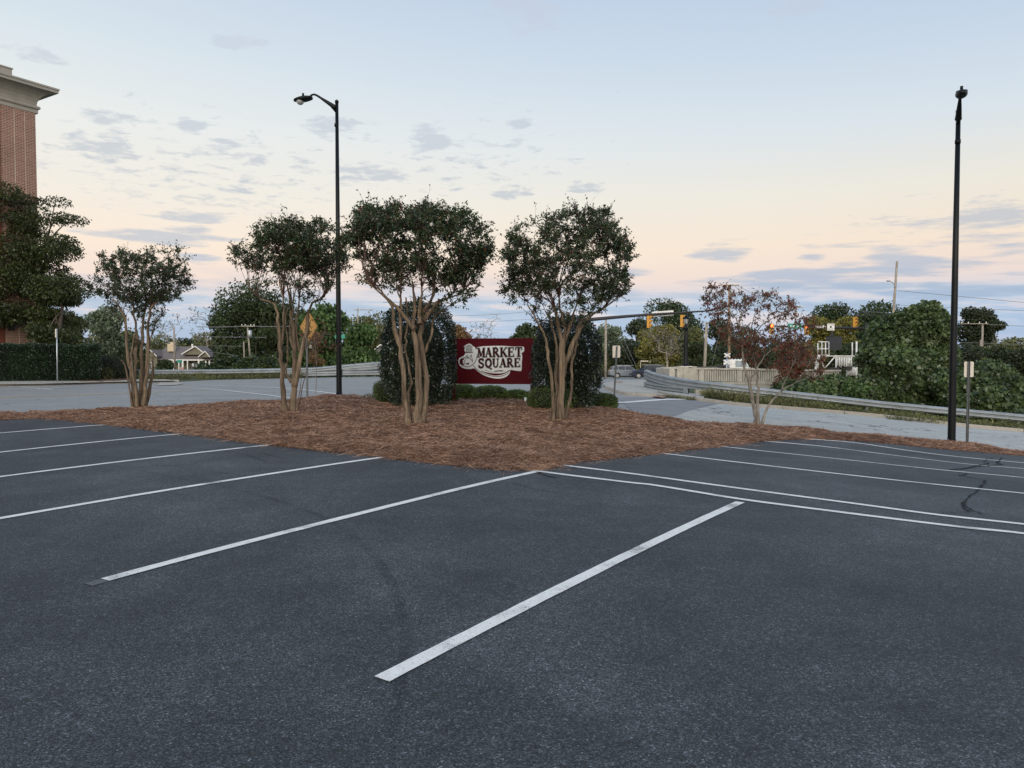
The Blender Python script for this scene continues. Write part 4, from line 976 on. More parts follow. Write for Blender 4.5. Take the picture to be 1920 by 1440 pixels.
# ================================================================ LAMP POSTS
def lamp(base,rot,top,label,bowl):
    g=gb(*base); Y=g[1]; h=P(base[0],top,Y)[2]-g[2]; root=thing('lamp_post',g,label,'street lamp','tall black lamp posts at the lot edge'); root.rotation_euler.z=rot
    m=MB(); m.tube([(0,0,-.3),(0,0,0),(0,0,h*.5),(0,0,h)],[.098,.096,.076,.055],18); m.tube([(0,0,h-.06),(0,0,h+.01),(0,0,h+.05)],[.062,.066,.03],14); m.build('pole',M_black,root,local=True)
    m=MB(); m.lathe((0,0,-.02),[(.16,0),(.16,.03),(.115,.05),(.10,.14)],18); m.build('base_cover',M_black,root,local=True)
    m=MB(); m.box((.098,0,.78),(.025,.09,.20)); m.build('hand_hole_cover',M_black,root,local=True)
    m=MB(); a=smoothline([(-.03,0,h-.22),(-.40,0,h+.02),(-.68,0,h+.20),(-.80,0,h+.225),(-.90,0,h+.18)],5)
    m.tube(a,list(np.interp(np.linspace(0,1,len(a)),[0,.35,1],[.085,.04,.028])),10); m.build('arm',M_black,root,local=True); m=MB(); m.tube([(-.02,0,h-.34),(-.25,0,h-.10),(-.45,0,h+.05)],[.05,.03,.02],8)
    m.build('arm_brace',M_black,root,local=True); m=MB(); m.tube([(-.02,0,h-.85),(-.02,0,h-.75)],[.07,.07],8); m.build('pole_clip',M_black,root,local=True)
    hx,hz=-1.12,h+.12; m=MB(); rg=12;nn=16;vs=[]
    for i in range(rg+1):
        t=i/rg; x=hx+.29-.62*t; w=(.165 if bowl else .125)*math.sin(math.pi*min(1,(t*.86+.10)))**.6+.012; zt=.085*math.sin(math.pi*min(1,t*.8+.15))**.7; zb=-.06-.05*math.sin(math.pi*t); zc=hz-.07*t
        for k in range(nn):
            f=2*math.pi*k/nn; c,s=math.cos(f),math.sin(f); vs.append((x,w*c,zc+(zt if s>0 else -zb)*s*(1 if s>0 else 1)))
    m.add(vs,[(i*nn+k,i*nn+(k+1)%nn,(i+1)*nn+(k+1)%nn,(i+1)*nn+k) for i in range(rg) for k in range(nn)]+[tuple(range(nn))[::-1],tuple(range(rg*nn,rg*nn+nn))],True)
    hd=m.build('lamp_head',M_black,root,local=True)
    m=MB(); m.lathe((hx-.12,0,hz-(.24 if bowl else .15)),[(.01,0),(.06,.012),(.105,.05),(.125,.10),(.13,.15)],18); m.build('glass_bowl',M_glassy if bowl else M_dark,hd,local=True)
    m=MB(); m.tube([(hx-.02,0,hz+.06),(hx-.02,0,hz+.15)],[.035,.035],10); m.build('photocell',M_black,hd,local=True)
    return root
lamp((636,744),R(0),190,'tall black lamp post with its arm pointing left, behind the straw bed',1)
lamp((1784,829),R(62),208,'tall black lamp post seen end on, on the narrow straw strip at right',0)
# ================================================================ SIGN BOARD
def sign_board():
    Y=22.3; TL_=V3(P(853.5,632.5,Y+.05)); TR_=V3(P(994.5,636.5,Y-.25)); BL_=V3(P(852.5,718,Y+.05)); 
    ex=(TR_-TL_); ex.z=0; W=ex.length; ex.normalize(); ey=Vector((0,0,1)); ez=ex.cross(ey); ez.normalize()  # toward viewer
    zt=(TL_.z+TR_.z)/2; Hh=(85*mpp(Y)); O=Vector((TL_.x,TL_.y,zt-Hh))
    g=gb(993,757); root=thing('sign_board',(O.x+ex.x*W/2,O.y+ex.y*W/2,float(HB(np.array([O.x+ex.x*W/2]),np.array([O.y]))[0])),'maroon business sign board on two square posts between two hollies','sign')
    m=MB(); m.prism([(0,0),(W,0),(W,Hh),(0,Hh)],O-ez*.04,ex,ey,ez,.08); m.build('panel',M_maroon,root)
    # border frame
    f=MB(); t=.045
    for a,b,c,d in ((0,Hh-t,W,Hh),(0,0,W,t),(0,t,t,Hh-t),(W-t,t,W,Hh-t)): f.prism([(a,b),(c,b),(c,d),(a,d)],O+ez*.04,ex,ey,ez,.012)
    f.build('frame',M_maroon,root)
    for u0 in (-.085,W+.005):
        m=MB(); c=O+ex*(u0+.04); zb=float(HB(np.array([c.x]),np.array([c.y]))[0])-.3
        m.box((c.x,c.y,(zb+zt)/2),(.085,.085,zt-zb+(.0 if u0<0 else 0)),rz=math.atan2(ex.y,ex.x)); m.build('post',M_maroon,root)
    # artwork coordinates: zoom pixels (8 per photograph pixel) measured on the panel face
    z=mpp(Y)/8; L=lambda pts:[((x-100)*z*W/(1150*z)*1.0, Hh-(y-262-(x-100)*.018)*z) for x,y in pts]
    def plate(pts,mat,lv,name,par=None,th=.006): 
        q=MB(); q.prism(L(pts),O+ez*(.04+lv),ex,ey,ez,th); return q.build(name,mat,par or root)
    cr=smoothline([(438,405),(520,388),(800,385),(1000,400),(1130,402),(1158,425),(1155,475),(1122,500),(1130,560),(1122,640),(1118,755),(1080,765),(990,752),(955,745),(935,800),(880,850),(800,872),(700,868),(580,835),(480,780),(400,715),(350,722),(250,715),(180,675),(155,620),(165,560),(210,535),(240,520),(262,470),(245,440),(255,400),(238,385),(320,342),(385,385),(410,400),(425,440),(438,405)],3)
    art=plate([tuple(k) for k in cr[:-1]],M_cream,.0,'emblem_backing')
    art2=plate([(252,386),(320,350),(376,386),(376,400),(256,400)],M_grey,.007,'cupola_roof',art,.004)
    plate([(264,404),(368,404),(366,468),(268,468)],M_grey,.007,'cupola_body',art,.004)
    plate([(250,472),(380,472),(376,482),(256,482)],M_ink,.007,'cupola_ledge',art,.003)
    ring=smoothline([(235,548),(190,560),(172,605),(190,655),(250,690),(330,690),(385,655),(330,600),(300,570),(262,560),(240,580),(250,640),(300,668)],4)
    def stroke(pts,w,mat,lv,name,th=.004):
        q=MB(); pts=[np.array(p,float) for p in pts]; ww=w if hasattr(w,'__len__') else [w]*len(pts); A=[];Bp=[]
        for i,p in enumerate(pts):
            t=pts[min(i+1,len(pts)-1)]-pts[max(i-1,0)]; t/=max(np.linalg.norm(t),1e-6); n=np.array([-t[1],t[0]]); A.append(tuple(p+n*ww[i]/2)); Bp.append(tuple(p-n*ww[i]/2))
        A=L(A);Bp=L(Bp); vs=[];k=len(A)
        for u,vv in A+Bp: vs.append(O+ex*u+ey*vv+ez*(.04+lv+th))
        q.add(vs,[(i,i+1,k+i+1,k+i) for i in range(k-1)]); q.build(name,mat,art)
    stroke(smoothline([(300,562),(230,552),(180,585),(178,630),(220,672),(300,688),(372,660),(420,600),(450,500)],5),[9]*41,M_ink,.006,'swirl')
    stroke(smoothline([(245,568),(205,590),(205,635),(250,660)],5),list(np.interp(np.linspace(0,1,16),[0,.5,1],[8,48,10])),M_maroon,.0064,'swirl_fill')
    stroke(smoothline([(262,580),(245,615),(275,650),(320,650)],4),7,M_ink,.0068,'swirl')
    plate([(278,634),(322,630),(318,648),(284,648)],M_ink,.0072,'swirl_eye',art,.003)
    stroke(smoothline([(270,520),(300,548),(350,580),(375,620)],4),8,M_ink,.0075,'swirl')
    stroke([(350,500),(362,560),(376,600)],7,M_ink,.0078,'swirl'); stroke([(290,520),(300,545)],8,M_ink,.0079,'swirl'); stroke([(340,515),(334,548)],8,M_ink,.008,'swirl')
    stroke(smoothline([(380,668),(450,740),(560,800),(700,838),(820,835),(900,800),(945,745)],5),8,M_ink,.0066,'swoosh')
    stroke(smoothline([(500,752),(600,790),(720,810),(840,800),(940,748)],5),list(np.interp(np.linspace(0,1,21),[0,.5,1],[4,34,4])),M_maroon,.007,'swoosh')
    stroke(smoothline([(560,738),(640,768),(700,775),(850,762)],4),5,M_ink,.0074,'swoosh'); stroke([(706,760),(836,752)],11,M_ink,.0078,'swoosh')
    # serif capitals drawn stroke by stroke: unit cell 1 x 1 (x right, y up)
    def arc(cx,cy,rx,ry,a0,a1,n=9): return [(cx+rx*math.cos(R(a0+(a1-a0)*k/n)),cy+ry*math.sin(R(a0+(a1-a0)*k/n))) for k in range(n+1)]
    T,tn=.24,.10
    def vst(x,w=T,y0=0,y1=1): return [([(x,y0),(x,y1)],w)]
    def ser(x,y,w=.40): return [([(x-w/2,y),(x+w/2,y)],.085)]
    GL={'M':vst(.17,.11)+vst(.85,.24)+[([(.17,1),(.50,.12)],.22),([(.84,1),(.50,.12)],.10)]+ser(.17,.04,.3)+ser(.85,.04,.34)+ser(.14,.96,.26)+ser(.88,.96,.26),
     'A':[([(.16,0),(.48,1)],.10),([(.46,1),(.80,0)],.25),([(.27,.36),(.66,.36)],.09)]+ser(.15,.04,.32)+ser(.82,.04,.36),
     'R':vst(.22)+[(arc(.34,.74,.34,.23,90,-90),.18),([(.34,.97),(.2,.97)],.09),([(.34,.51),(.2,.51)],.09),([(.42,.52),(.84,.02)],.22)]+ser(.22,.04,.40)+ser(.86,.04,.22)+ser(.14,.96,.2),
     'K':vst(.22)+[([(.30,.42),(.78,.97)],.10),([(.42,.55),(.84,.02)],.23)]+ser(.22,.04,.40)+ser(.22,.96,.40)+ser(.80,.96,.30)+ser(.84,.04,.28),
     'E':vst(.24)+[([(.1,.955),(.80,.955)],.09),([(.1,.045),(.84,.045)],.09),([(.3,.52),(.62,.52)],.09),([(.79,1),(.77,.74)],.08),([(.83,0),(.80,.28)],.08),([(.62,.62),(.62,.42)],.07)],
     'T':vst(.48)+[([(.08,.955),(.88,.955)],.10),([(.10,1),(.10,.70)],.09),([(.86,1),(.86,.70)],.09)]+ser(.48,.04,.44),
     'S':[(smoothline([(.76,.76),(.66,.92),(.46,.97),(.24,.88),(.20,.70),(.36,.56),(.60,.46),(.76,.30),(.66,.08),(.44,.02),(.24,.08),(.16,.26)],3),.19),([(.76,1),(.76,.72)],.07),([(.16,0),(.15,.3)],.07)],
     'Q':[(arc(.48,.5,.36,.44,0,360,22),.22),([(.46,.12),(.70,-.10),(.98,-.20)],.12)],
     'U':vst(.22,.24,.35,1)+[(arc(.48,.36,.27,.32,180,360),.14)]+vst(.76,.10,.35,1)+ser(.22,.96,.36)+ser(.76,.96,.3)}
    GL['A']=GL['A']
    def word(txt,x0,y0,adv,h,slope,name):
        for i,chh in enumerate(txt):
            for lvl,(mat,grow) in enumerate(((M_grey,.13),(M_ink,0.0))):
                q=MB()
                for si,(pts,w) in enumerate(GL[chh]):
                    pts=[np.array(p,float) for p in pts]; ww=w+grow; A=[];Bq=[]; k=len(pts)
                    if k==2:
                        t=(pts[1]-pts[0]); t/=np.linalg.norm(t); e=grow*.35; pts=[pts[0]-t*e,pts[1]+t*e]
                    for j,p in enumerate(pts):
                        t=pts[min(j+1,k-1)]-pts[max(j-1,0)]; t=t/max(np.linalg.norm(t),1e-6); n=np.array([-t[1],t[0]]); A.append(p+n*ww/2); Bq.append(p-n*ww/2)
                    def tr(p): return (x0+i*adv[0]+p[0]*adv[1], y0+slope*(x0+i*adv[0])-p[1]*h)
                    AA=L([tr(p) for p in A]); BB=L([tr(p) for p in Bq]); lv=.0400+.0075+lvl*.006+si*.00035
                    q.add([O+ex*a+ey*b+ez*lv for a,b in AA+BB],[(j,j+1,k+j+1,k+j) for j in range(k-1)])
                q.build('letter' if lvl else 'letter_outline',M_lett if lvl else mat,art)  # lower level: grey outline printed all round each letter
    M_lett=simple('letter_maroon',(.045,.004,.008),.6,spec=.1)
    word('MARKET',444,552,(115,118),140,0,'letter'); word('SQUARE',452,706,(110,112),132,0,'letter')
    return root
sign_board()
def spot():
    g=gb(985,758); root=thing('spotlight',g,'tiny cream spotlight in the straw at the foot of the right sign post','lamp')
    m=MB(); m.tube([(g[0],g[1],g[2]-.05),(g[0],g[1],g[2]+.06)],.015,8); m.build('stake',M_dark,root)
    m=MB(); m.tube([(g[0],g[1]-.04,g[2]+.05),(g[0],g[1]+.06,g[2]+.14)],[.025,.04],12); m.build('lamp_head',M_cream,root)
spot()
# ================================================================ SMALL SIGNS
def backsign(base,top,panel,Y,lab,group,lean=0):
    g=gb(*base); Y=g[1] if Y is None else Y; b=P(base[0],base[1],Y); root=thing('sign_post',b,lab,'sign',group)
    t=P(top[0],top[1],Y); m=MB(); 
    # U channel post
    for dx in (-.022,.022): m.box(((b[0]+t[0])/2+dx,Y,(b[2]+t[2])/2-.1),(.008,.03,t[2]-b[2]+.2),ax=Matrix.Rotation(math.atan2(t[0]-b[0],t[2]-b[2]),3,'Y'))
    m.box(((b[0]+t[0])/2,Y+.017,(b[2]+t[2])/2-.1),(.06,.008,t[2]-b[2]+.2),ax=Matrix.Rotation(math.atan2(t[0]-b[0],t[2]-b[2]),3,'Y')); m.build('post',M_galvd,root)
    x0,y0,x1,y1=panel; a=P(x0,y1,Y+.03);c=P(x1,y0,Y+.03); w=c[0]-a[0];h=c[2]-a[2]; r_=.03; poly=[]
    for cx,cy,a0 in ((w-r_,h-r_,0),(r_,h-r_,90),(r_,r_,180),(w-r_,r_,270)): poly+=[(cx+r_*math.cos(R(a0+k*30)),cy+r_*math.sin(R(a0+k*30))) for k in range(4)]
    m=MB(); m.prism(poly,(a[0],Y+.035,a[2]),(1,0,0),(0,0,1),(0,-1,0),.004); m.build('panel',M_signback,root)
    for k in (.2,.8): m=MB(); m.tube([((a[0]+c[0])/2,Y-.03,a[2]+h*k),((a[0]+c[0])/2,Y+.02,a[2]+h*k)],.012,6); m.build('bolt',M_galvd,root)
GS='small parking signs seen from behind'
backsign((1151.5,742.5),(1156.5,649),(1148.5,648,1163,670.5),25.5,'small cream backed sign on a leaning post beside the last clipped boxwood',GS)
backsign((1813.5,834.5),(1817,678),(1807.5,678,1826,707),None,'small cream backed sign on a leaning post right of the tall black pole',GS)
def leftpost():
    g=G(107.5,716,.1); t=P(106.3,616,g[1]); root=thing('sign_post',g,'thin grey post with an edge on sign, in front of the long hedge','sign')
    m=MB(); m.tube([(g[0],g[1],g[2]-.2),(t[0],g[1],t[2])],.035,8); m.build('post',M_galv,root)
    m=MB(); z1=P(106,617,g[1])[2]; z0=P(106,633,g[1])[2]; m.box((t[0],g[1]-.05,(z0+z1)/2),(.05,.12,z1-z0),rz=R(8)); m.build('panel',M_signback,root)
leftpost()
def diamond():
    Y=24.6; root=thing('warning_sign',P(576.3,748,Y),'weathered yellow diamond warning sign on a steel post behind a crepe myrtle','sign')
    b=V3(P(576.3,750,Y)); c=V3(P(580.5,612.5,Y)); m=MB(); m.box((b.x,Y,(b.z-.2+c.z+.3)/2),(.055,.055,c.z+.5-b.z)); m.build('post',M_galvd,root)
    ex=Vector((math.cos(R(42)),-math.sin(R(42)),0)); ey=UP; ez=ex.cross(ey); ez=-ez if ez.y>0 else ez; h=.525
    def dia(k,lv,mat,nm,par,th=.003):
        q=MB(); q.prism([(0,-h*k),(h*k,0),(0,h*k),(-h*k,0)],c+ez*lv,ex,ey,ez,th); return q.build(nm,mat,par)
    p=dia(1,.035,M_diam,'panel',root); dia(.955,.0385,M_ink2,'border',p,.001); dia(.92,.040,M_diam,'face',p,.001)
    def st(pts,w,nm,lv=.0425):
        q=MB(); pts=[np.array(k,float) for k in pts]; A=[];Bq=[];k=len(pts); ww=w if hasattr(w,'__len__') else [w]*k
        for j,pp in enumerate(pts):
            t=pts[min(j+1,k-1)]-pts[max(j-1,0)]; t=t/np.linalg.norm(t); n=np.array([-t[1],t[0]])*ww[j]/2; A.append(pp+n);Bq.append(pp-n)
        q.add([c+ex*float(a[0])+ey*float(a[1])+ez*lv for a in A+Bq],[(j,j+1,k+j+1,k+j) for j in range(k-1)]); q.build(nm,M_ink2,p)
    st(smoothline([(.06,-.26),(.02,-.05),(-.02,.12),(.03,.30)],4),.055,'arrow'); st([(.03,.28),(.035,.40)],[.15,.01],'arrow',.0428)
    st([(-.02,.05),(.10,.12),(.12,.22)],.035,'arrow',.0431); st([(-.24,-.17),(.22,-.17)],.03,'arrow',.0434)
    m=MB(); m.box((c.x+.0,Y+.06,c.z-.66),(.16,.003,.11),rz=R(-42)); m.build('date_plate',M_signback,root)

diamond()
def twigs(label,px,py,Y,n,seed,spread,mat=M_bark2):
    r=np.random.default_rng(seed); c=P(px,py,Y); g=H(c[0],Y); root=thing('sapling',(c[0],Y,g),label,'shrub'); mb=MB()
    st=[(smoothline([(c[0],Y,g-.1),(c[0]+.05,Y,(g+c[2])/2),tuple(c)],3),[.009]*7)]
    tg=[c+r.normal(size=3)*np.array([spread,.25,spread*.8]) for _ in range(n)]
    m2,ends=pipe_tree(st,tg,seed,tip_r=.004); m2.build('trunk',mat,root); v,f=twigs_leaves(ends,3,.16,4,.05,.035,seed); npmesh('crown',v,f,M_maple,root)
twigs('reddish sapling tangled around the yellow diamond sign',590,632,23.8,70,5,.34)
# ================================================================ GUARDRAILS
THR=[(0,.0),(.02,.02),(.105,.05),(.105,.10),(.02,.14),(.02,.19),(.105,.22),(.105,.28),(.02,.32),(.02,.37),(.105,.40),(.105,.46),(.02,.49),(0,.51)]
WB=[(0,.0),(.02,.015),(.105,.05),(.105,.11),(.02,.145),(.02,.165),(.105,.20),(.105,.26),(.02,.295),(0,.31)]
WB14=[(0,.0),(.005,.002),(.01,.005),(.01,.008),(.012,.01),(.02,.015),(.105,.05),(.105,.11),(.02,.145),(.02,.165),(.105,.20),(.105,.26),(.02,.295),(0,.31)]
def shell(p,t=.006): return p+[(a-t if i else a-t,b) for i,(a,b) in enumerate(p[::-1])]
def rail(root,path,prof,name,mat=None):
    m=MB(); m.sweep(path,prof,closed=True); return m.build(name,mat or M_rail,root)
def resample(pts,step):
    pts=[np.array(p,float) for p in pts]; d=[0]
    for a,b in zip(pts,pts[1:]): d.append(d[-1]+np.linalg.norm(b[:2]-a[:2]))
    n=int(d[-1]/step); s=np.linspace(0,d[-1],n+1); A=np.array(pts); return [np.array([np.interp(k,d,A[:,j]) for j in range(A.shape[1])]) for k in s]
def guard(label,xy,top,bot_rail,thr,posts,pw=.15,wood=False):
    """xy path; top(s) rail-top height above ground along 0..1; thr(s) 1 where triple corrugated; bot_rail (s0,s1) range with lower rail"""
    pts=[p for p in smoothline(xy,8)]; pts=[np.array([p[0],p[1]]) for p in pts]; pts=resample(pts,.5); n=len(pts); z=H(np.array([p[0] for p in pts]),np.array([p[1] for p in pts]))
    p3=[(p[0],p[1],zz) for p,zz in zip(pts,z)]; root=thing('guardrail',p3[n//2],label,'guardrail','steel guardrails along the roads')
    def prof(s):
        k=thr(s); t=top(s); hgt=.31+.20*k; return shell([(a*(1-k)+c*k,b*(1-k)+d*k+t-hgt) for (a,b),(c,d) in zip(WB14,THR)])
    rail(root,p3,prof,'beam')
    if bot_rail:
        i0,i1=int(bot_rail[0]*n),int(bot_rail[1]*n); sub=p3[i0:i1]; rail(root,sub,shell([(a,b+.07) for a,b in WB]),'lower_rail')
        for e in (0,-1):
            q=MB(); a=Vector(sub[e]); bq=Vector(sub[e-1 if e else 1]); t=(a-bq); t.z=0; t.normalize(); out=t.cross(UP)*(-1 if e==0 else 1)
            q.box(a+out*.045+Vector((0,0,.225))+t*.10,(.22,.10,.30),rz=math.atan2(t.y,t.x)); q.build('end_shoe',M_rail,root)
    acc=0
    for i in range(1,n):
        acc+=.5
        if acc>=posts:
            acc=0; a=Vector(p3[i]); t=Vector(p3[min(i+1,n-1)])-Vector(p3[i-1]); t.z=0; t.normalize(); out=t.cross(UP); hh=top(i/(n-1))
            q=MB(); c=a-out*.14; rz=math.atan2(t.y,t.x)
            # I section post
            q.box((c.x,c.y,a.z+(hh-.02-.4)/2),(.008,.16,hh+.38),rz=rz)
            for sgn in (-1,1): cc=c+out*.08*sgn; q.box((cc.x,cc.y,a.z+(hh-.02-.4)/2),(.10,.01,hh+.38),rz=rz)
            q.build('post',M_galvd,root)
            b2=MB(); cc=a-out*.035; b2.box((cc.x,cc.y,a.z+hh-.16),(.12,.06,.2),rz=rz)
            if bot_rail and bot_rail[0]<i/n<bot_rail[1]: b2.box((cc.x,cc.y,a.z+.26),(.12,.05,.16),rz=rz)
            b2.build('spacer_block',M_galvd,root)
    # splice joints with bolts every 3.8 m
    acc=0; q=MB()
    for i in range(1,n-1):
        acc+=.5
        if acc>=3.8:
            acc=0; a=Vector(p3[i]); t=(Vector(p3[i+1])-Vector(p3[i-1])); t.z=0; t.normalize(); out=t.cross(UP); hh=top(i/(n-1))
            for dz in (.05,.12,.19,.26): cc=a+out*.085; q.box((cc.x,cc.y,a.z+hh-dz),(.03,.012,.03),rz=math.atan2(t.y,t.x))
    if q.v: q.build('splice_bolts',M_galvd,root)
    return root
gl=[(-27,46.6),(-23,47.3),(-18.4,48.3),(-13.8,48.2),(-10.4,48.3),(-8.3,48.5),(-4,49),(0,49.6)]
guard('long steel guardrail crossing behind the left myrtles, doubling up towards the hollies',gl,lambda s:.53+.12*min(1,s*2)+.32*min(1,max(0,(s-.52)/.16)),(.46,.99),lambda s:min(1,max(0,(s-.56)/.08)),1.9)
gr=[(11.2,50),(8.9,46.5),(7.7,42.5),(7.38,38.8),(7.75,35.9),(8.75,33.9),(9.95,33.3),(12.7,32.6),(14.8,32.1),(18,31.6),(21.5,31.1),(26.5,30.6)]
guard('long steel guardrail curving round the corner and running along the right road',gr,lambda s:1.02-.30*min(1,max(0,(s-.30)/.18))-.10*min(1,max(0,(s-.5)/.2)),(.10,.465),lambda s:1-min(1,max(0,(s-.44)/.08)),1.9)
# ================================================================ BRIDGE PARAPET
def parapet():
    Y=50; A=V3(P(1240,700,49)); Bq=V3(P(1575,700,51.6)); ex=Bq-A; ex.z=0; L=ex.length; ex.normalize(); fy=UP.cross(ex) # away
    zt0=P(1300,687.5,50)[2]; zt1=P(1640,693.5,52)[2]; sl=(zt1-zt0)/L; root=thing('bridge_parapet',(A.x+ex.x*L/2,A.y+ex.y*L/2,-.1),'weathered concrete bridge parapet with slim balusters and a big pedestal','wall')
    rz=math.atan2(ex.y,ex.x); zt=lambda u:zt0+sl*u; u1=(1266-1240)/(1575-1240)*L; u2=(1301-1240)/(1575-1240)*L
    m=MB()
    for a,b in ((0,u1),(u2,L)):
        k=max(1,int((b-a)/1.5))
        for i in range(k):
            s0=a+(b-a)*i/k; s1=a+(b-a)*(i+1)/k; c=A+ex*((s0+s1)/2); z=zt((s0+s1)/2); m.box((c.x,c.y,z-.06),(s1-s0,.30,.12),rz=rz); 
    m.build('cap_rail',M_pconc,root)
    m=MB()
    for a,b in ((0,u1),(u2,L)):
        c=A+ex*((a+b)/2); z=zt((a+b)/2); m.box((c.x,c.y,z-.98),(b-a,.34,.16),rz=rz); m.box((c.x,c.y,z-1.45),(b-a,.26,.80),rz=rz)
    m.build('deck_edge',M_pconc,root)
    m=MB(); u=.1; i=0; split=False
    while u<L-.1:
        if not (u1-.02<u<u2+.02):
            c=A+ex*u; z=zt(u); w=.30 if i%16==0 else .092; m.box((c.x,c.y,z-.51),(w,.14 if w<.1 else .24,.80),rz=rz)
            if i%16==0: u+=.13
        i+=1; u+=.165
        if u>u2 and not split: split=True; m.build('baluster_row',M_pconc,root); m=MB()
    m.build('baluster_row',M_pconc,root)
    c=A+ex*((u1+u2)/2); z=zt(0); m=MB(); m.box((c.x,c.y,z-.62),(u2-u1,.42,1.30),rz=rz); m.box((c.x-ex.x*.05,c.y-.25,z-.60),(.36,.10,1.24),rz=rz); m.build('pedestal',M_pconc,root)
    m=MB(); pts=[(A.x,A.y),(A.x-.5,A.y-1.5),(A.x-.75,A.y-3.5),(A.x-.5,A.y-5.5)]
    m.sweep([(x,y,z-1.05) for x,y in smoothline(pts,4)],[(-.15,0),(.15,0),(.15,1.0),(-.15,1.0)],closed=True); m.build('end_wing',M_pconc,root)
    return c,z
pc,pz=parapet()
def bridgelamp():
    x,y=pc.x+.0,pc.y; z=pz+.035; root=thing('bridge_lamp',(x,y,z),'short black ornamental lamp standing on the bridge pedestal','street lamp')
    Y=y; hh=P(1287,583,Y)[2]-z
    m=MB(); m.lathe((x,y,z),[(.27,0),(.27,.05),(.19,.10),(.16,.22),(.155,hh*.35),(.125,hh*.62),(.10,hh*.66),(.145,hh*.675),(.145,hh*.70),(.09,hh*.72),(.12,hh*.745),(.11,hh*.76)],18); m.build('pole',M_black,root)
    m=MB(); zb=z+hh*.76; m.lathe((x,y,zb),[(.10,0),(.135,.08),(.17,.34),(.17,.36)],16); m.build('glass_lantern',M_glassy,root)
    m=MB(); m.lathe((x,y,zb+.36),[(.23,0),(.22,.05),(.12,.16),(.05,.22),(.05,.28),(.015,.40)],16)
    for k in range(6): a=k*math.pi/3; m.tube([(x+.145*math.cos(a),y+.145*math.sin(a),zb),(x+.182*math.cos(a),y+.182*math.sin(a),zb+.36)],.010,5)
    m.build('lantern_cap',M_black,root)
    m=MB(); m.box((x,y,z-.02),(.8,.6,.05)); m.build('base_plate',M_wsteel,root)
bridgelamp()
# ================================================================ SIGNALS
M_redl=None
def redmat():
    m,nt,b,o=newmat('lit_red_lens'); b.inputs['Base Color'].default_value=(.9,.08,.02,1); b.inputs['Emission Color'].default_value=(1,.10,.02,1); b.inputs['Emission Strength'].default_value=7.0; return m
M_redl=redmat()
M_lensd=simple('dark_lens',(.03,.02,.01),.3)
def signal(root,c,face,lit=None,k=1.0,hang=.25):
    """three section head; c=centre, face=unit vector it looks along"""
    c=Vector(c); f=Vector(face); s=f.cross(UP); M=Matrix((s,f,UP)).transposed(); w=.36*k;h=1.08*k;d=.22*k
    m=MB(); m.box(c,(w,d,h*.985),ax=M)
    for i in (-1,0,1): m.box(c+UP*i*h/3,(w*1.05,d*1.02,h/3*.86),ax=M)
    hd=m.build('signal_head',M_sigy,root)
    for i in (1,0,-1):
        p=c+UP*i*h/3+f*(d/2+.005); q=MB(); q.tube([p,p+f*.02],[.13*k,.125*k],14); q.build('lens',M_redl if (lit and i==1) else M_lensd,hd)
        q=MB(); n=10;vs=[]
        for j in range(n+1):
            a=R(-20+220*j/n); o=s*math.cos(a)*.155*k+UP*math.sin(a)*.155*k; ln=.24*k*(.55+.45*max(0,math.sin(a))); vs+=[p+o,p+o+f*ln,p+o*1.09+f*ln,p+o*1.09]
        q.add(vs,[(j*4+t,j*4+(t+1)%4,(j+1)*4+(t+1)%4,(j+1)*4+t) for j in range(n) for t in range(4)],True); q.build('visor',M_sigy,hd)
    q=MB(); q.tube([c+UP*h/2,c+UP*(h/2+hang)],.03,6); q.build('hanger',M_dark,root)
def mastA():
    Y=64; e=V3(P(1335,582.5,Y)); s=V3(P(1088,601,Y)); g=H(s.x,Y); root=thing('signal_mast',(s.x,Y,g),'dark signal mast arm reaching right from behind the domed myrtle','traffic signal mast')
    m=MB(); pts=[s,s.lerp(e,.35)+UP*.06,s.lerp(e,.7)+UP*.04,e]; m.tube(smoothline(pts,4),list(np.linspace(.17,.055,13)),10); m.build('arm',M_dark,root)
    m=MB(); m.tube([(s.x,Y,g-.2),(s.x,Y,s.z+.3)],[.2,.14],12); m.build('pole',M_dark,root)
    a=P(1224,592.3,Y-.2); b=P(1265,582.6,Y-.2); m=MB(); m.box(((a[0]+b[0])/2,Y+.22,(a[2]+b[2])/2),(b[0]-a[0],.03,b[2]-a[2]),ax=Matrix.Rotation(-math.atan2(e.z-s.z,e.x-s.x),3,'Y')); m.build('name_panel',M_wsteel,root)
    f=Vector((.86,-.5,0)).normalized()
    for px,lab in ((1216.5,'yellow three light signal hanging from the mast arm, the left of the two'),(1279,'yellow three light signal hanging from the mast arm, beside the black bridge lamp')):
        c=V3(P(px,603.5 if px<1250 else 602,Y)); t=thing('traffic_signal',c,lab,'traffic light','yellow signals on the mast arm'); signal(t,c,f,hang=.1,k=.98)
mastA()
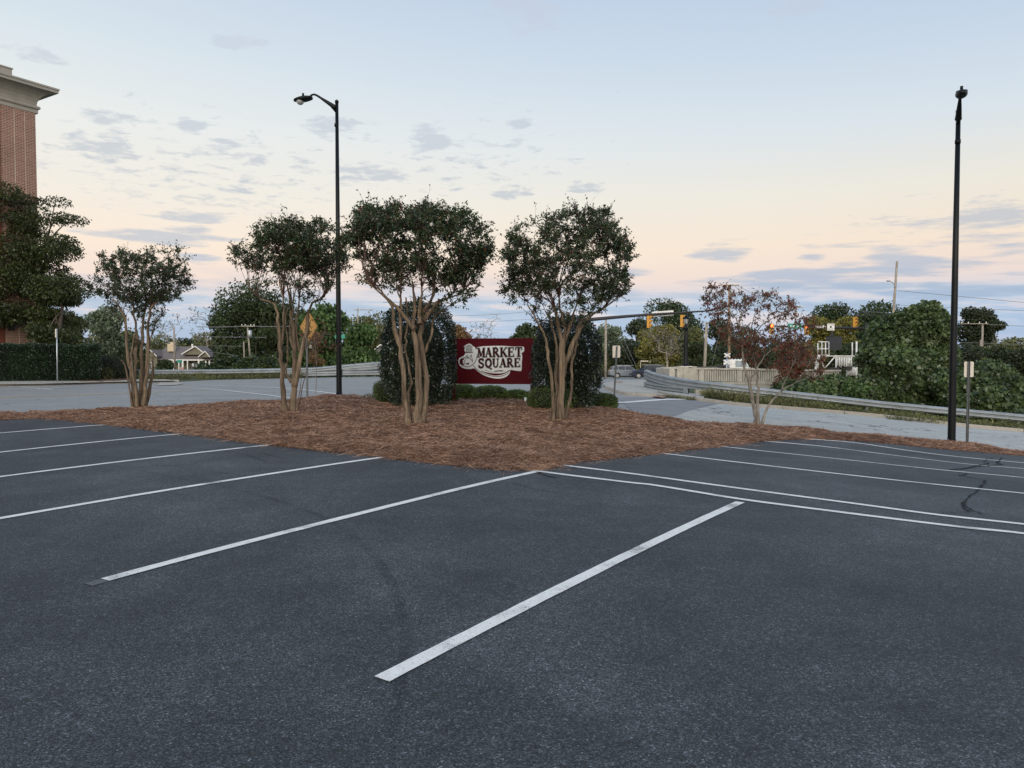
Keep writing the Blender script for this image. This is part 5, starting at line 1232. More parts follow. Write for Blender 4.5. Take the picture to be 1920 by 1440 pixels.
def mastB():
    Y=76; a=V3(P(1438,611,Y)); b=V3(P(1625,616,Y)); g=H(b.x,Y); root=thing('signal_mast',(b.x,Y,g),'signal mast arm carrying signs, running left out of the kudzu','traffic signal mast')
    m=MB(); m.tube([b,a],[.16,.06],10); m.build('arm',M_dark,root); m=MB(); m.tube([(b.x,Y,g-.2),(b.x,Y,b.z+.6)],[.2,.15],12); m.build('pole',M_dark,root)
    for px,py,lab in ((1446.5,617,'signal showing red light, left one, seen through the sparse red maple'),(1512,619,'signal showing red light just left of the one way sign')):
        c=V3(P(px,py,Y-.3)); t=thing('traffic_signal',c,lab,'traffic light','signals showing red'); signal(t,c,(0,-1,0),lit=True,k=1.0)
    c=V3(P(1603,604,Y-6)); t=thing('traffic_signal',c,'yellow signal peeping from the top of the kudzu','traffic light'); signal(t,c,Vector((.5,-.86,0)),k=.9); 
    m=MB(); m.tube([c+UP*.6,c+UP*.62+Vector((4,1.5,.1))],.05,6); m.build('arm',M_dark,t)
    # name sign
    x0,x1=P(1478,611,Y-.3)[0],P(1503,611,Y-.3)[0]; z0,z1=P(1480,616.5,Y-.3)[2],P(1480,606.5,Y-.3)[2]
    t=thing('street_name_sign',((x0+x1)/2,Y-.3,z0),'green street name sign on the right mast arm','sign'); m=MB(); m.box(((x0+x1)/2,Y-.3,(z0+z1)/2),(x1-x0,.03,z1-z0)); m.build('panel',M_teal,t)
    m=MB(); 
    for k,(u,w) in enumerate(((.2,.10),(.42,.2),(.72,.08),(.84,.08))): m.box((x0+(x1-x0)*u,Y-.32,(z0+z1)/2),((x1-x0)*w,.004,(z1-z0)*.3))
    m.build('lettering',M_wsteel,t)
    # one way sign
    x0,x1=P(1528,613,Y-.3)[0],P(1549.5,613,Y-.3)[0]; z0,z1=P(1530,616.3,Y-.3)[2],P(1530,609,Y-.3)[2]; w=x1-x0;h=z1-z0
    t=thing('one_way_sign',((x0+x1)/2,Y-.3,z0),'black one way sign with a white arrow pointing right','sign'); m=MB(); m.box(((x0+x1)/2,Y-.3,(z0+z1)/2),(w,.02,h)); m.build('panel',M_ink2,t)
    m=MB(); m.prism([(.04*w,.30*h),(.70*w,.30*h),(.70*w,.08*h),(.96*w,.5*h),(.70*w,.92*h),(.70*w,.70*h),(.04*w,.70*h)],(x0,Y-.31,z0),(1,0,0),(0,0,1),(0,-1,0),.004); ar=m.build('arrow',M_wsteel,t)
    textmesh('ONE WAY',h*.42,Vector((x0+w*.38,Y-.318,z0+h*.5)),Vector((1,0,0)),UP,Vector((0,-1,0)),M_ink2,t,sx=1.0)
    x0,x1=P(1551,613,Y-.3)[0],P(1564.5,613,Y-.3)[0]; z0,z1=P(1555,619.5,Y-.3)[2],P(1555,606.8,Y-.3)[2]; w=x1-x0;h=z1-z0
    t=thing('turn_sign',((x0+x1)/2,Y-.3,z0),'square white turn sign with a dark dot right of the one way sign','sign'); m=MB(); m.box(((x0+x1)/2,Y-.3,(z0+z1)/2),(w,.02,h)); m.build('panel',M_wsteel,t)
    textmesh('NO TURN',h*.20,Vector((x0+w/2,Y-.313,z0+h*.82)),Vector((1,0,0)),UP,Vector((0,-1,0)),M_ink2,t); textmesh('ON RED',h*.20,Vector((x0+w/2,Y-.313,z0+h*.18)),Vector((1,0,0)),UP,Vector((0,-1,0)),M_ink2,t)
    m=MB(); m.prism(circ(w/2,h/2,.15*h),(x0,Y-.31,z0),(1,0,0),(0,0,1),(0,-1,0),.004); m.build('dot',M_ink2,t)
mastB()
def namesign():
    Y=60; g=H(P(638,700,Y)[0],Y); x=P(637,631,Y)[0]; z=P(637,631,Y)[2]; t=thing('street_name_sign',(x,Y,g),'teal street name blade sticking out behind the tall black lamp post','sign')
    m=MB(); m.tube([(x,Y,g-.2),(x,Y,z+.2)],.04,8); m.build('post',M_galvd,t); m=MB(); m.box((x+.02,Y-.05,z),(P(648,631,Y)[0]-P(629,631,Y)[0],.02,.30)); m.build('panel',M_teal,t)
namesign()
# ================================================================ UTILITY POLES AND WIRES
def upole(label,b,t,w,Y,mat,arms=(),extra=None,name='utility_pole',group='utility poles beyond the roads'):
    bb=V3(P(b[0],b[1],Y)); tt=V3(P(t[0],t[1],Y)); gz=H(bb.x,Y); d=(tt-bb)/(tt.z-bb.z); base=bb+d*(gz-.2-bb.z); root=thing(name,(base.x,Y,gz),label,'utility pole',group); r=w*mpp(Y)/2
    m=MB(); m.tube([base,base.lerp(tt,.5),tt],[r*1.12,r,r*.85],10); m.build('pole',mat,root)
    for (x0,x1,y,th) in arms:
        a=V3(P(x0,y,Y-.25)); c=V3(P(x1,y,Y-.25)); m=MB(); m.box((a+c)/2,((c-a).length,.12,th*mpp(Y))); ca=m.build('crossarm',mat,root)
        for k in (.06,.3,.7,.94):
            q=a.lerp(c,k)+UP*th*mpp(Y)*.5; m=MB(); m.lathe(q,[(.04,0),(.07,.05),(.05,.10),(.07,.15),(.02,.2)],8); m.build('insulator',M_cream,ca)
    if extra: extra(root,Y)
    return root
def drum(px,py,r,h):
    def f(root,Y): m=MB(); p=P(px,py,Y-.4); m.lathe((p[0],p[1],p[2]-h/2),[(r*.9,0),(r,.04),(r,h-.05),(r*.8,h)],12); m.build('transformer',M_galv,root)
    return f
def lightarm(pts,hx,hy):
    def f(root,Y):
        m=MB(); m.tube(smoothline([P(a,b,Y-.2) for a,b in pts],4),.05,6); m.build('arm',M_galv,root)
        p=V3(P(hx,hy,Y-.2)); m=MB(); m.lathe(p-UP*.06,[(.05,-.06),(.22,0),(.25,.06),(.1,.14)],10); m.build('lamp_head',M_galv,root)
    return f
upole('smooth white utility pole left of the two parked cars',(1135.5,707),(1136,596),4.6,98,M_wood)
upole('plain grey pole behind the bridge parapet, right of the black bridge lamp',(1321,690),(1325,604),5.4,72,M_wood)
upole('brown utility pole with a crossarm rising out of the sparse red maple',(1367,700),(1367.5,534),4.8,80,M_woodb,[(1356,1385,535,1.6)],drum(1372.5,549,.18,.8))
upole('pale peeling pole behind the sparse red maple',(1489,705),(1492,577),4.2,85,M_wood,[(1476,1506,576,1.4)])
upole('tallest leaning pole with a small street light on its left side',(1671.5,640),(1682,490),4.6,95,M_wood,(),lightarm([(1678,539),(1675,531),(1669,527.5)],1665.5,526.5))
upole('pole with a thin crossarm right of the tall black lamp post',(1841,700),(1842.5,608),3.6,92,M_wood,[(1800,1852,607,1.2)])
upole('short pale stub pole leaning on the crossarm pole at far right',(1837.5,700),(1839,637),3.4,90,M_wood)
upole('grey pole with a street light arm standing before the house',(328,702),(326,612),3.4,128,M_wood,(),lightarm([(326.5,632),(315,627),(303,625)],300,625.5))
upole('leaning pole with a transformer in front of the huge oak',(471,695),(464,611),3.2,100,M_wood,[(452,478,611.5,2)],drum(468.5,626,.28,1.0))
upole('short pale pole left of the leaning transformer pole',(458.5,695),(457,640),2.8,98,M_wood)
upole('thin pole with a wide crossarm behind the end of the long hedge',(194,690),(192.5,628),1.7,110,M_wood,[(166,212,627,1.0)])
upole('pole top with a long crossarm above the bright green tree',(671,690),(671,577),2.2,120,M_wood,[(664,700,581,1.2)])
def wire(label,pts,Y,r=.022,sag=0,Y2=None):
    n=14; a=V3(P(*pts[0],Y)); b=V3(P(*pts[-1],Y2 or Y)); m=MB(); q=[]
    if len(pts)==3: mid=V3(P(*pts[1],(Y+(Y2 or Y))/2))
    else: mid=(a+b)/2-UP*sag
    for k in range(n+1): t=k/n; q.append((1-t)*(1-2*t)*a+4*t*(1-t)*mid+t*(2*t-1)*b)
    m.tube(q,r,4,cap=False); o=m.build('power_line',M_wire,None,loc=a); tag(o,label,'wire','overhead wires')
M_wire=simple('wire_grey',(.16,.17,.18),.6)
wire('thick wire left of the leaning transformer pole',[(372,612.5),(464,611)],100,.07,.1); wire('thick wire right of the leaning transformer pole',[(464,611),(560,611)],100,.07,.1)
wire('second wire down across the huge oak',[(372,631.5),(500,632.5)],100,.05); wire('third wire down across the huge oak',[(372,648.5),(457,649)],100,.035); wire('wire sloping to the right across the foot of the huge oak',[(395,660),(447,667)],100,.035)
wire('wire over the end of the long hedge',[(150,645.5),(240,644.5)],110,.035); wire('wire along the crossarm behind the hedge end',[(140,629),(250,626)],110,.03)
wire('upper wire in the open sky above the sign board',[(720,585),(860,592),(1000,583)],120,.03); wire('lower wire in the open sky above the sign board',[(700,600),(860,604),(1010,597)],120,.03)
wire('wire from the brown pole down to the right',[(1384,536),(1440,562),(1500,577)],80,.02,0,85); wire('second wire from the brown pole down to the right',[(1378,537),(1430,570),(1492,583)],80,.02,0,85)
wire('top wire running right from the tallest leaning pole',[(1684,545),(1930,568)],95,.035); wire('second wire running right from the tallest leaning pole',[(1680,572),(1930,583)],95,.03)
wire('wire left from the tallest leaning pole to the mast',[(1540,577),(1678,588)],95,.025)
wire('wire right of the crossarm pole at the far right, uppermost',[(1850,608),(1930,612)],92,.03); wire('wire crossing low behind the tall black pole at right',[(1795,642),(1930,646)],90,.03); wire('lowest pale wire above the right kudzu mound',[(1795,667),(1930,667)],88,.035)
wire('thin wire between the pale peeling pole and the railway platform',[(1492,640),(1535,651)],80,.03)
wire('guy wire slanting down to the parked cars',[(1163,622),(1193,687)],90,.03); wire('faint guy wire left of the other one',[(1158,630),(1186,684)],90,.02)
wire('guy wire slanting beside the grey pole behind the parapet',[(1350,620),(1334,689)],78,.02)
# ================================================================ BARRIER FRAME, CROSSING SIGN
def frame():
    Y=104; root=thing('barrier_frame',P(1240,700,Y),'pale steel height bar frame standing behind the curved guardrail','barrier'); m=MB()
    a=V3(P(1201,677,Y)); b=V3(P(1281,678,Y)); m.box((a+b)/2,((b-a).length,.10,.15),ax=Matrix.Rotation(-math.atan2(b.z-a.z,b.x-a.x),3,'Y')); m.build('top_bar',M_signback,root)
    for q in (a,b):
        g=H(q.x,Y); m=MB(); m.box((q.x,Y,(q.z+g)/2-.1),(.06,.06,q.z-g)); m.build('leg',M_signback,root)
frame()
def crossbuck(px,py,Y,lab):
    c=V3(P(px,py,Y)); g=H(c.x,Y); root=thing('crossing_sign',(c.x,Y,g),lab,'sign','white crossing signs by the bridge'); m=MB(); m.tube([(c.x,Y+.05,g-.2),(c.x,Y+.05,c.z+.3)],.05,8); m.build('post',M_galv,root)
    for a in (32,-32):
        m=MB(); m.box((c.x,Y-.02*(1 if a>0 else 2),c.z),(.72,.015,.14),ax=Matrix.Rotation(R(a),3,'Y')); m.build('blade',M_wsteel,root)
crossbuck(1363.5,666,78,'upper white crossing sign half hidden by the brown pole'); crossbuck(1363,679,66,'lower white crossing sign between the brown pole and the truck')
# ================================================================ VEHICLES
def vehicle_paint(name,c):
    m,nt,b,o=newmat(name); b.inputs['Base Color'].default_value=(*c,1); b.inputs['Roughness'].default_value=.3; b.inputs['Metallic'].default_value=.2; b.inputs['Coat Weight'].default_value=.6; return m
M_glass=simple('car_glass',(.025,.03,.035),.08,0,.1,3,spec=.8); M_tyre=simple('tyre_rubber',(.02,.02,.02),.85); M_rim=simple('alloy_rim',(.45,.46,.47),.35,.8)
def suv(label,x,Y,z,rot,col,name):
    root=thing('parked_car',(x,Y,z),label,'car','cars parked across the junction'); root.rotation_euler.z=rot
    pm=vehicle_paint(name,col); n=9
    def arch(cx,r): return [(cx+r*math.cos(math.pi-math.pi*k/n),.34+r*math.sin(math.pi-math.pi*k/n)) for k in range(n+1)]
    low=[(-2.28,.42)]+arch(-1.38,.40)+arch(1.40,.40)+[(2.25,.40),(2.33,.62),(2.28,.88),(2.1,.98),(1.15,1.08),(-2.15,1.10),(-2.32,.95),(-2.33,.60)]
    m=MB(); hw=.93
    # body shoulders: three slices across the width
    ring=[]
    for yy,sc in ((-hw,.0),(-hw+.07,.04),(hw-.07,.04),(hw,.0)):
        ring.append([(px*(1 if sc else .975),yy,pz+ (0 if pz<.9 else (0 if sc else -.04))) for px,pz in low])
    k=len(low); vs=[p for r_ in ring for p in r_]
    m.add(vs,[(i*k+j,i*k+(j+1)%k,(i+1)*k+(j+1)%k,(i+1)*k+j) for i in range(3) for j in range(k)]+[tuple(range(k))[::-1],tuple(range(3*k,4*k))],False)
    gh=[(-2.12,1.08),(1.12,1.06),(.38,1.60),(.05,1.66),(-1.55,1.66),(-1.95,1.52)]
    tops=[(px,s*(.86 if pz<1.2 else .64),pz) for s in (-1,1) for px,pz in gh]; g=len(gh)
    m.add(tops,[tuple(range(g))[::-1],tuple(range(g,2*g))]+[(j,(j+1)%g,g+(j+1)%g,g+j) for j in range(g)])
    body=m.build('body',pm,root,local=True,bevel=.03)
    def onside(pts,s,mat,nm,lift=.012):
        q=MB(); vv=[]
        for px,pz in pts: t=(pz-1.08)/(1.66-1.08); vv.append((px,s*(.86-.22*t+lift),pz))
        q.add(vv,[tuple(range(len(vv))) if s>0 else tuple(range(len(vv)))[::-1]]); q.build(nm,mat,root,local=True)
    for s in (-1,1):
        onside([(.92,1.13),(.36,1.54),(-.28,1.57),(-.28,1.13)],s,M_glass,'side_window'); onside([(-.36,1.13),(-.36,1.57),(-1.2,1.57),(-1.2,1.13)],s,M_glass,'side_window'); onside([(-1.28,1.15),(-1.28,1.56),(-1.5,1.56),(-1.85,1.42),(-1.95,1.2)],s,M_glass,'side_window')
    for pts,nm in (([(1.09,.76,1.12),(1.09,-.76,1.12),(.42,-.60,1.57),(.42,.60,1.57)],'windscreen'),([(-2.13,-.74,1.14),(-2.13,.74,1.14),(-1.975,.60,1.50),(-1.975,-.60,1.50)],'rear_window')):
        q=MB(); vv=[Vector(p)+Vector((.015 if p[0]>0 else -.02,0,.012)) for p in pts]; q.add(vv,[(0,1,2,3)]); q.build(nm,M_glass,root,local=True)
    for cx in (-1.38,1.40):
        for s in (-1,1):
            q=MB(); q.tube([(cx,s*.70,.34),(cx,s*.92,.34)],[.345,.345],22); w=q.build('wheel',M_tyre,root,local=True)
            q=MB(); q.tube([(cx,s*.925,.34),(cx,s*.935,.34)],[.23,.21],16); q.build('rim',M_rim,w,local=True)
            q=MB(); 
            for a in range(5): t=a*2*math.pi/5+.3; q.box((cx+.13*math.cos(t+.6),s*.94,.34+.13*math.sin(t+.6)),(.05,.004,.09))
            q.build('rim_opening',M_dark,w,local=True)
    for s in (-1,1):
        q=MB(); q.box((2.22,s*.70,.80),(.16,.34,.14)); q.build('headlight',M_glassy,root,local=True)
        q=MB(); q.box((-2.28,s*.74,.92),(.12,.26,.18)); q.build('tail_light',simple('tail_light_red',(.35,.02,.01),.3),root,local=True)
        q=MB(); q.box((.80,s*1.0,1.12),(.12,.18,.12)); q.build('mirror',pm,root,local=True)
        q=MB(); q.box((-.35,s*.655,1.685),(2.2,.03,.03)); q.build('roof_rail',M_galv,root,local=True)
    q=MB(); q.box((0,0,.30),(3.9,1.75,.14)); q.build('sill',M_dark,root,local=True)
c=P(1175,709.3,96); suv('silver grey suv parked facing right beside the white utility pole',c[0],96,H(c[0],96),R(2),(.20,.23,.26),'grey_car_paint')
c=P(1216,711,92); suv('dark navy suv parked facing left, half behind the curved guardrail',c[0],92,H(c[0],92),R(180),(.018,.027,.055),'navy_car_paint')
def truck():
    Y=72; x=P(1385,690,Y)[0]; z=P(1385,673,Y)[2]-2.6; root=thing('truck',(x,Y,z),'white truck with roof marker lights passing behind the bridge parapet','truck')
    m=MB(); side=[(-1.2,.6),(2.2,.6),(2.25,1.1),(2.05,1.55),(.75,1.78),(.35,2.45),(.15,2.55),(-1.0,2.55),(-1.2,2.4)]
    m.prism(side,(x,Y+1.0,z),(1,0,0),(0,0,1),(0,-1,0),2.0); m.build('cab',M_wsteel,root,bevel=.05)
    m=MB(); m.prism([(.62,1.82),(.28,2.42),(-.62,2.42),(-.62,1.82)],(x,Y-1.0,z),(1,0,0),(0,0,1),(0,-1,0),.015); m.build('side_window',simple('pale_glass',(.30,.36,.40),.2),root)
    m=MB(); m.box((x-2.9,Y,z+1.2),(3.2,2.0,1.3)); m.box((x-1.7,Y,z+1.75),(.5,2.0,.5)); m.build('cargo_bed',M_dark,root)
    for k in range(5):
        m=MB(); m.lathe((x-.85+.35*k if 0 else x-.9+.3*k,Y-.8+.0*k,z+2.55),[(.05,0),(.045,.05),(.01,.07)],10); m.build('marker_light',M_cream,root)
    for wx in (1.4,-2.6):
        for s in (-1,1): m=MB(); m.tube([(x+wx,Y+s*.75,z+.48),(x+wx,Y+s*1.03,z+.48)],.48,20); m.build('wheel',M_tyre,root)
    m=MB(); m.box((x+2.27,Y,z+1.1),(.08,1.2,.5)); m.build('grille',M_dark,root)
truck()
# ================================================================ RAILWAY PLATFORM
def railway():
    Y=57; s=mpp(Y); root=thing('signal_platform',(P(1568,700,Y)[0],Y,H(P(1568,700,Y)[0],Y)),'white railed railway signal platform rising out of the thicket','signal platform'); q=lambda x,y,d=0:V3(P(x,y,Y+d))
    def bar(m,a,b,r=.035): m.tube([a,b],r,6)
    for d,nm in ((0,'railing'),(1.2,'railing')):
        m=MB()
        for x in (1533.5,1541,1548,1554.5): bar(m,q(x,641,d),q(x,667,d),.04)
        for y in (641,654,666): bar(m,q(1533.5,y,d),q(1554.5,y,d),.04)
        m.build(nm,M_wsteel,root)
    m=MB(); a=q(1533,667.5);b=q(1602,667.5); m.box(((a.x+b.x)/2,Y+.6,a.z),(b.x-a.x,1.4,.07)); m.build('deck',M_wsteel,root)
    m=MB(); a=q(1554.5,656);b=q(1577,631); m.box(((a.x+b.x)/2,Y+.2,(a.z+b.z)/2),(b.x-a.x,.8,b.z-a.z)); m.tube([((a.x+b.x)/2-.15,Y+.2,b.z-.05),((a.x+b.x)/2-.15,Y+.2,b.z+.30)],[.14,.08],8); m.build('signal_hood',simple('navy_hood',(.008,.014,.025),.4),root)
    m=MB()
    for a,b in (((1545.5,690),(1535,668)),((1547,690),(1567,667)),((1533.5,668),(1533.5,700)),((1567.5,666),(1567.5,720)),((1598,668),(1590,682))): bar(m,q(*a),q(*b),.05)
    bar(m,q(1606,640),q(1606,735),.07); bar(m,q(1598,642),q(1598,668),.05); m.build('bracing',M_wsteel,root)
    m=MB()
    for k in range(9): x=1571+k*3.1; bar(m,q(x,669),q(x-.8+k*.25,686+(k%3)*1.5),.05)
    for k in range(6): x=1592+k*3; bar(m,q(x,688),q(x-1.5,704),.05)
    m.build('picket_screen',M_wsteel,root)
    for x0,x1,y0,y1 in ((1555,1572,689,697),(1585,1595,687,694)):
        m=MB(); a=q(x0,y1);b=q(x1,y0); m.box(((a.x+b.x)/2,Y,(a.z+b.z)/2),(b.x-a.x,.5,b.z-a.z)); m.build('signal_box',M_dark,root)
    m=MB(); 
    for x in (1536,1596): a=q(x,668); g=H(a.x,Y)-.2; m.box((a.x,Y+.6,(a.z+g)/2-.05),(.14,.14,a.z-g-.05))
    m.build('tower_legs',M_wsteel,root)
railway()
# ================================================================ HOUSES
M_roof=simple('grey_shingle_roof',(.16,.14,.135),.9,0,.22,3,.02,12); M_oliv=simple('olive_siding',(.16,.15,.105),.8,0,.1,2); M_trim=simple('white_trim',(.70,.69,.65),.6,0,.06,2); M_win=simple('dark_window',(.03,.035,.04),.1); M_pink=simple('pink_brick_pier',(.50,.30,.24),.8,0,.15,8); M_ston=simple('cream_chimney_stone',(.55,.46,.32),.8,0,.2,6)
def tri_gable(m_wall,m_roof,m_trim,xa,xb,zf,zp,yf,yb,apx=None):
    """front facing gable: wall triangle, two roof slabs and white bargeboards"""
    ax=(xa+xb)/2 if apx is None else apx; m_wall.prism([(xa,zf),(xb,zf),(ax,zp)],(0,yf,0),(1,0,0),(0,0,1),(0,1,0),.2)
    for x in (xa,xb):
        m_roof.add([(x,yf-.35,zf+.02),(ax,yf-.35,zp+.05),(ax,yb,zp+.05),(x,yb,zf+.02),(x,yf-.35,zf+.16),(ax,yf-.35,zp+.22),(ax,yb,zp+.22),(x,yb,zf+.16)],[(0,1,2,3),(4,7,6,5),(0,4,5,1),(3,2,6,7),(0,3,7,4),(1,5,6,2)])
        m_trim.add([(x,yf-.40,zf-.02),(ax,yf-.40,zp+.0),(ax,yf-.40,zp+.24),(x,yf-.40,zf+.20),(x,yf-.36,zf-.02),(ax,yf-.36,zp+.0),(ax,yf-.36,zp+.24),(x,yf-.36,zf+.20)],[(0,1,2,3),(4,7,6,5),(0,4,5,1),(2,6,7,3)])
def house():
    Y=150; X=lambda px:P(px,690,Y)[0]; Z=lambda py:P(340,py,Y)[2]; g=H(X(340),Y); root=thing('house',(X(340),Y,g),'single storey olive house with a grey hipped roof and a white columned porch','house')
    m=MB(); x0,x1=X(278),X(397); m.box(((x0+x1)/2,Y+5,(g-.3+Z(675))/2),(x1-x0,8,Z(675)-g+.3)); m.box(((X(276)+X(303))/2,Y+.0,(g-.3+Z(668))/2),(X(303)-X(276)-.3,3,Z(668)-g+.3)); 
    rf=MB(); tr=MB()
    # main hipped roof
    xe0,xe1=X(278),X(400); zr=Z(649); ze=Z(675); xr0,xr1=X(296),X(368); y0,y1,yr=Y-1.2,Y+10,Y+4.4
    rf.add([(xe0,y0,ze),(xe1,y0,ze),(xe1,y1,ze),(xe0,y1,ze),(xr0,yr,zr),(xr1,yr,zr)],[(0,1,5,4),(1,2,5),(2,3,4,5),(3,0,4),(3,2,1,0)])
    tri_gable(m,rf,tr,X(343),X(388),Z(665),Z(650.5),Y-.2,Y+5,X(368.5)); tri_gable(m,rf,tr,X(379.5),X(401),Z(670),Z(660),Y-1.6,Y+3,X(392.5)); tri_gable(m,rf,tr,X(279),X(304),Z(669),Z(657.5),Y-1.8,Y+3)
    m.build('wall',M_oliv,root); r_=rf.build('roof',M_roof,root); tr.build('bargeboard',M_trim,root)
    c=MB(); a,b=X(308),X(320); c.box(((a+b)/2,Y+2,(Z(657)+Z(646))/2),(b-a,1.0,Z(644.5)-Z(659))); c.box((X(317),Y+2,Z(643.5)),(X(320)-X(314),.9,Z(641)-Z(646))); c.build('chimney',M_ston,r_)
    c=MB(); c.box((X(345.5),Y+4,Z(647.5)),(.3,.3,.7)); c.build('roof_vent',M_trim,r_)
    t=MB(); a,b=X(322),X(388); t.box(((a+b)/2,Y-1.25,Z(675)),(b-a,.25,.25)); t.build('porch_beam',M_trim,root)
    for px in (331,341,348,357,378,386,391,397.5):
        q=MB(); w=.34 if px in(378,348) else .20; q.box((X(px),Y-1.25,(Z(676)+g)/2),(w,.26,Z(676.2)-g)); q.build('porch_column',M_trim,root)
    for px,w in ((310,.9),(348,.75),(375.5,.8)):
        q=MB(); q.box((X(px),Y-1.5,(Z(688.5)+g)/2),(w,.6,Z(688.5)-g)); q.build('porch_pier',M_pink,root)
    for a,b,y0,y1 in ((332,338,682,692),(353,356,683,694),(360,368,680,695),(382,385,680,692),(387,391,680,692),(393,396.5,680,690),(288,294,680,690)):
        yy=Y+.98 if b<370 and a>300 else (Y-1.6 if a<300 else Y+.98); q=MB(); q.box(((X(a)+X(b))/2,yy,(Z(y0)+Z(y1))/2),(X(b)-X(a),.06,Z(y0)-Z(y1))); w=q.build('window',M_win,root)
        q=MB(); q.box(((X(a)+X(b))/2,yy-.05,(Z(y0)+Z(y1))/2),(.07,.04,Z(y0)-Z(y1))); q.box(((X(a)+X(b))/2,yy-.05,Z(y0)+.05),(X(b)-X(a)+.2,.05,.12)); q.build('frame',M_trim,w)
house()
def smallhouse(label,xa,xb,yt,ye,yb,Y,wall,roofm,depth=6,group=None,win=()):
    X=lambda px:P(px,690,Y)[0]; Z=lambda py:P(500,py,Y)[2]; g=H(X((xa+xb)/2),Y); root=thing('house',(X((xa+xb)/2),Y,g),label,'house',group)
    m=MB(); m.box(((X(xa)+X(xb))/2,Y+depth/2,(Z(ye)+g-.3)/2),(X(xb)-X(xa),depth,Z(ye)-g+.3)); rf=MB();tr=MB(); tri_gable(m,rf,tr,X(xa)-.25,X(xb)+.25,Z(ye),Z(yt),Y,Y+depth); m.build('wall',wall,root); rf.build('roof',roofm,root); tr.build('bargeboard',M_trim,root)
    for a,b,c,d in win:
        q=MB(); q.box(((X(a)+X(b))/2,Y-.02,(Z(c)+Z(d))/2),(X(b)-X(a),.08,Z(c)-Z(d))); w=q.build('window',M_win,root); q=MB(); q.box(((X(a)+X(b))/2,Y-.07,(Z(c)+Z(d))/2),(.06,.04,Z(c)-Z(d))); q.build('frame',M_trim,w)
M_redb=simple('red_brick_house',(.22,.06,.05),.85,0,.15,5); M_greys=simple('grey_siding',(.16,.16,.165),.8,0,.1,3); M_mroof=simple('pale_metal_roof',(.55,.57,.58),.5,0,.1,3)
smallhouse('small red brick house with a pale roof right of the leaning pole',503,522,669,677,692,104,M_redb,M_mroof,win=[(514,517,682,688)])
smallhouse('grey gabled house half hidden behind the lighter kudzu heap',459,487,668,676,692,108,M_greys,M_roof,win=[(474,477,680,686),(483,486,680,686)])
smallhouse('small brick house with a white roof edge glimpsed left of the smallest myrtle',205,222,664,670,690,120,M_redb,M_mroof,win=[(210,213,674,680)])
smallhouse('pale gabled house glimpsed between the stems of the smallest myrtle',240,264,634,648,695,118,M_trim,M_roof,depth=1.2,win=[(249,253,655,664)])
smallhouse('white trimmed roof peeping beside the left holly',706,722,648,656,700,115,M_greys,M_trim)
bgtree('palm_tree','dark green drooping bush tree in front of the house, left of the grey pole',308,670,698,36,142,'oak',1500,151,clumps=9,L=.5)
def plate(px,y0,y1,w,Y,mat,lab,round_=False):
    c=P(px,(y0+y1)/2,Y); g=H(c[0],Y); root=thing('road_sign',(c[0],Y,g),lab,'sign'); m=MB(); m.tube([(c[0],Y+.05,g-.2),(c[0],Y+.05,c[2])],.05,6); m.build('post',M_galvd,root); m=MB(); h=(y1-y0)*mpp(Y)
    m.prism(circ(0,0,w*mpp(Y)/2,8,h/2) if round_ else [(-w*mpp(Y)/2,-h/2),(w*mpp(Y)/2,-h/2),(w*mpp(Y)/2,h/2),(-w*mpp(Y)/2,h/2)],(c[0],Y,c[2]),(1,0,0),(0,0,1),(0,-1,0),.03); m.build('panel',mat,root)
plate(336.5,675,680,10,130,M_teal,'green sign fixed beside the grey pole before the house'); plate(362,681.5,687,4,120,M_wsteel,'small white sign in front of the house porch'); plate(368,682.5,688,4.5,118,M_grey,'small round grey sign in front of the house porch',True)
# ================================================================ BRICK BUILDING
def brickmat():
    m,nt,b,o=newmat('red_brickwork'); tc=nt.nodes.new('ShaderNodeTexCoord').outputs['Object']; s=nt.nodes.new('ShaderNodeSeparateXYZ'); nt.links.new(tc,s.inputs[0]); c=nt.nodes.new('ShaderNodeCombineXYZ')
    nt.links.new(math_(nt,'ADD',s.outputs[0],s.outputs[1]),c.inputs[0]); nt.links.new(s.outputs[2],c.inputs[1])
    k=nt.nodes.new('ShaderNodeTexBrick'); nt.links.new(c.outputs[0],k.inputs['Vector']); k.inputs['Scale'].default_value=1; k.inputs['Brick Width'].default_value=.30; k.inputs['Row Height'].default_value=.10; k.inputs['Mortar Size'].default_value=.014; k.inputs['Mortar Smooth'].default_value=.1; k.inputs['Bias'].default_value=0
    k.inputs['Color1'].default_value=(.205,.085,.058,1); k.inputs['Color2'].default_value=(.30,.135,.09,1); k.inputs['Mortar'].default_value=(.40,.35,.29,1)
    col=mixc(nt,1,k.outputs['Color'],ramp(nt,noise(nt,.5,4),[(.3,(.85,.85,.85)),(.7,(1.12,1.1,1.1))]),'MULTIPLY'); nt.links.new(col,b.inputs['Base Color']); b.inputs['Roughness'].default_value=.9; bump(nt,b,math_(nt,'SUBTRACT',1,k.outputs['Fac']),.01,.6); return m
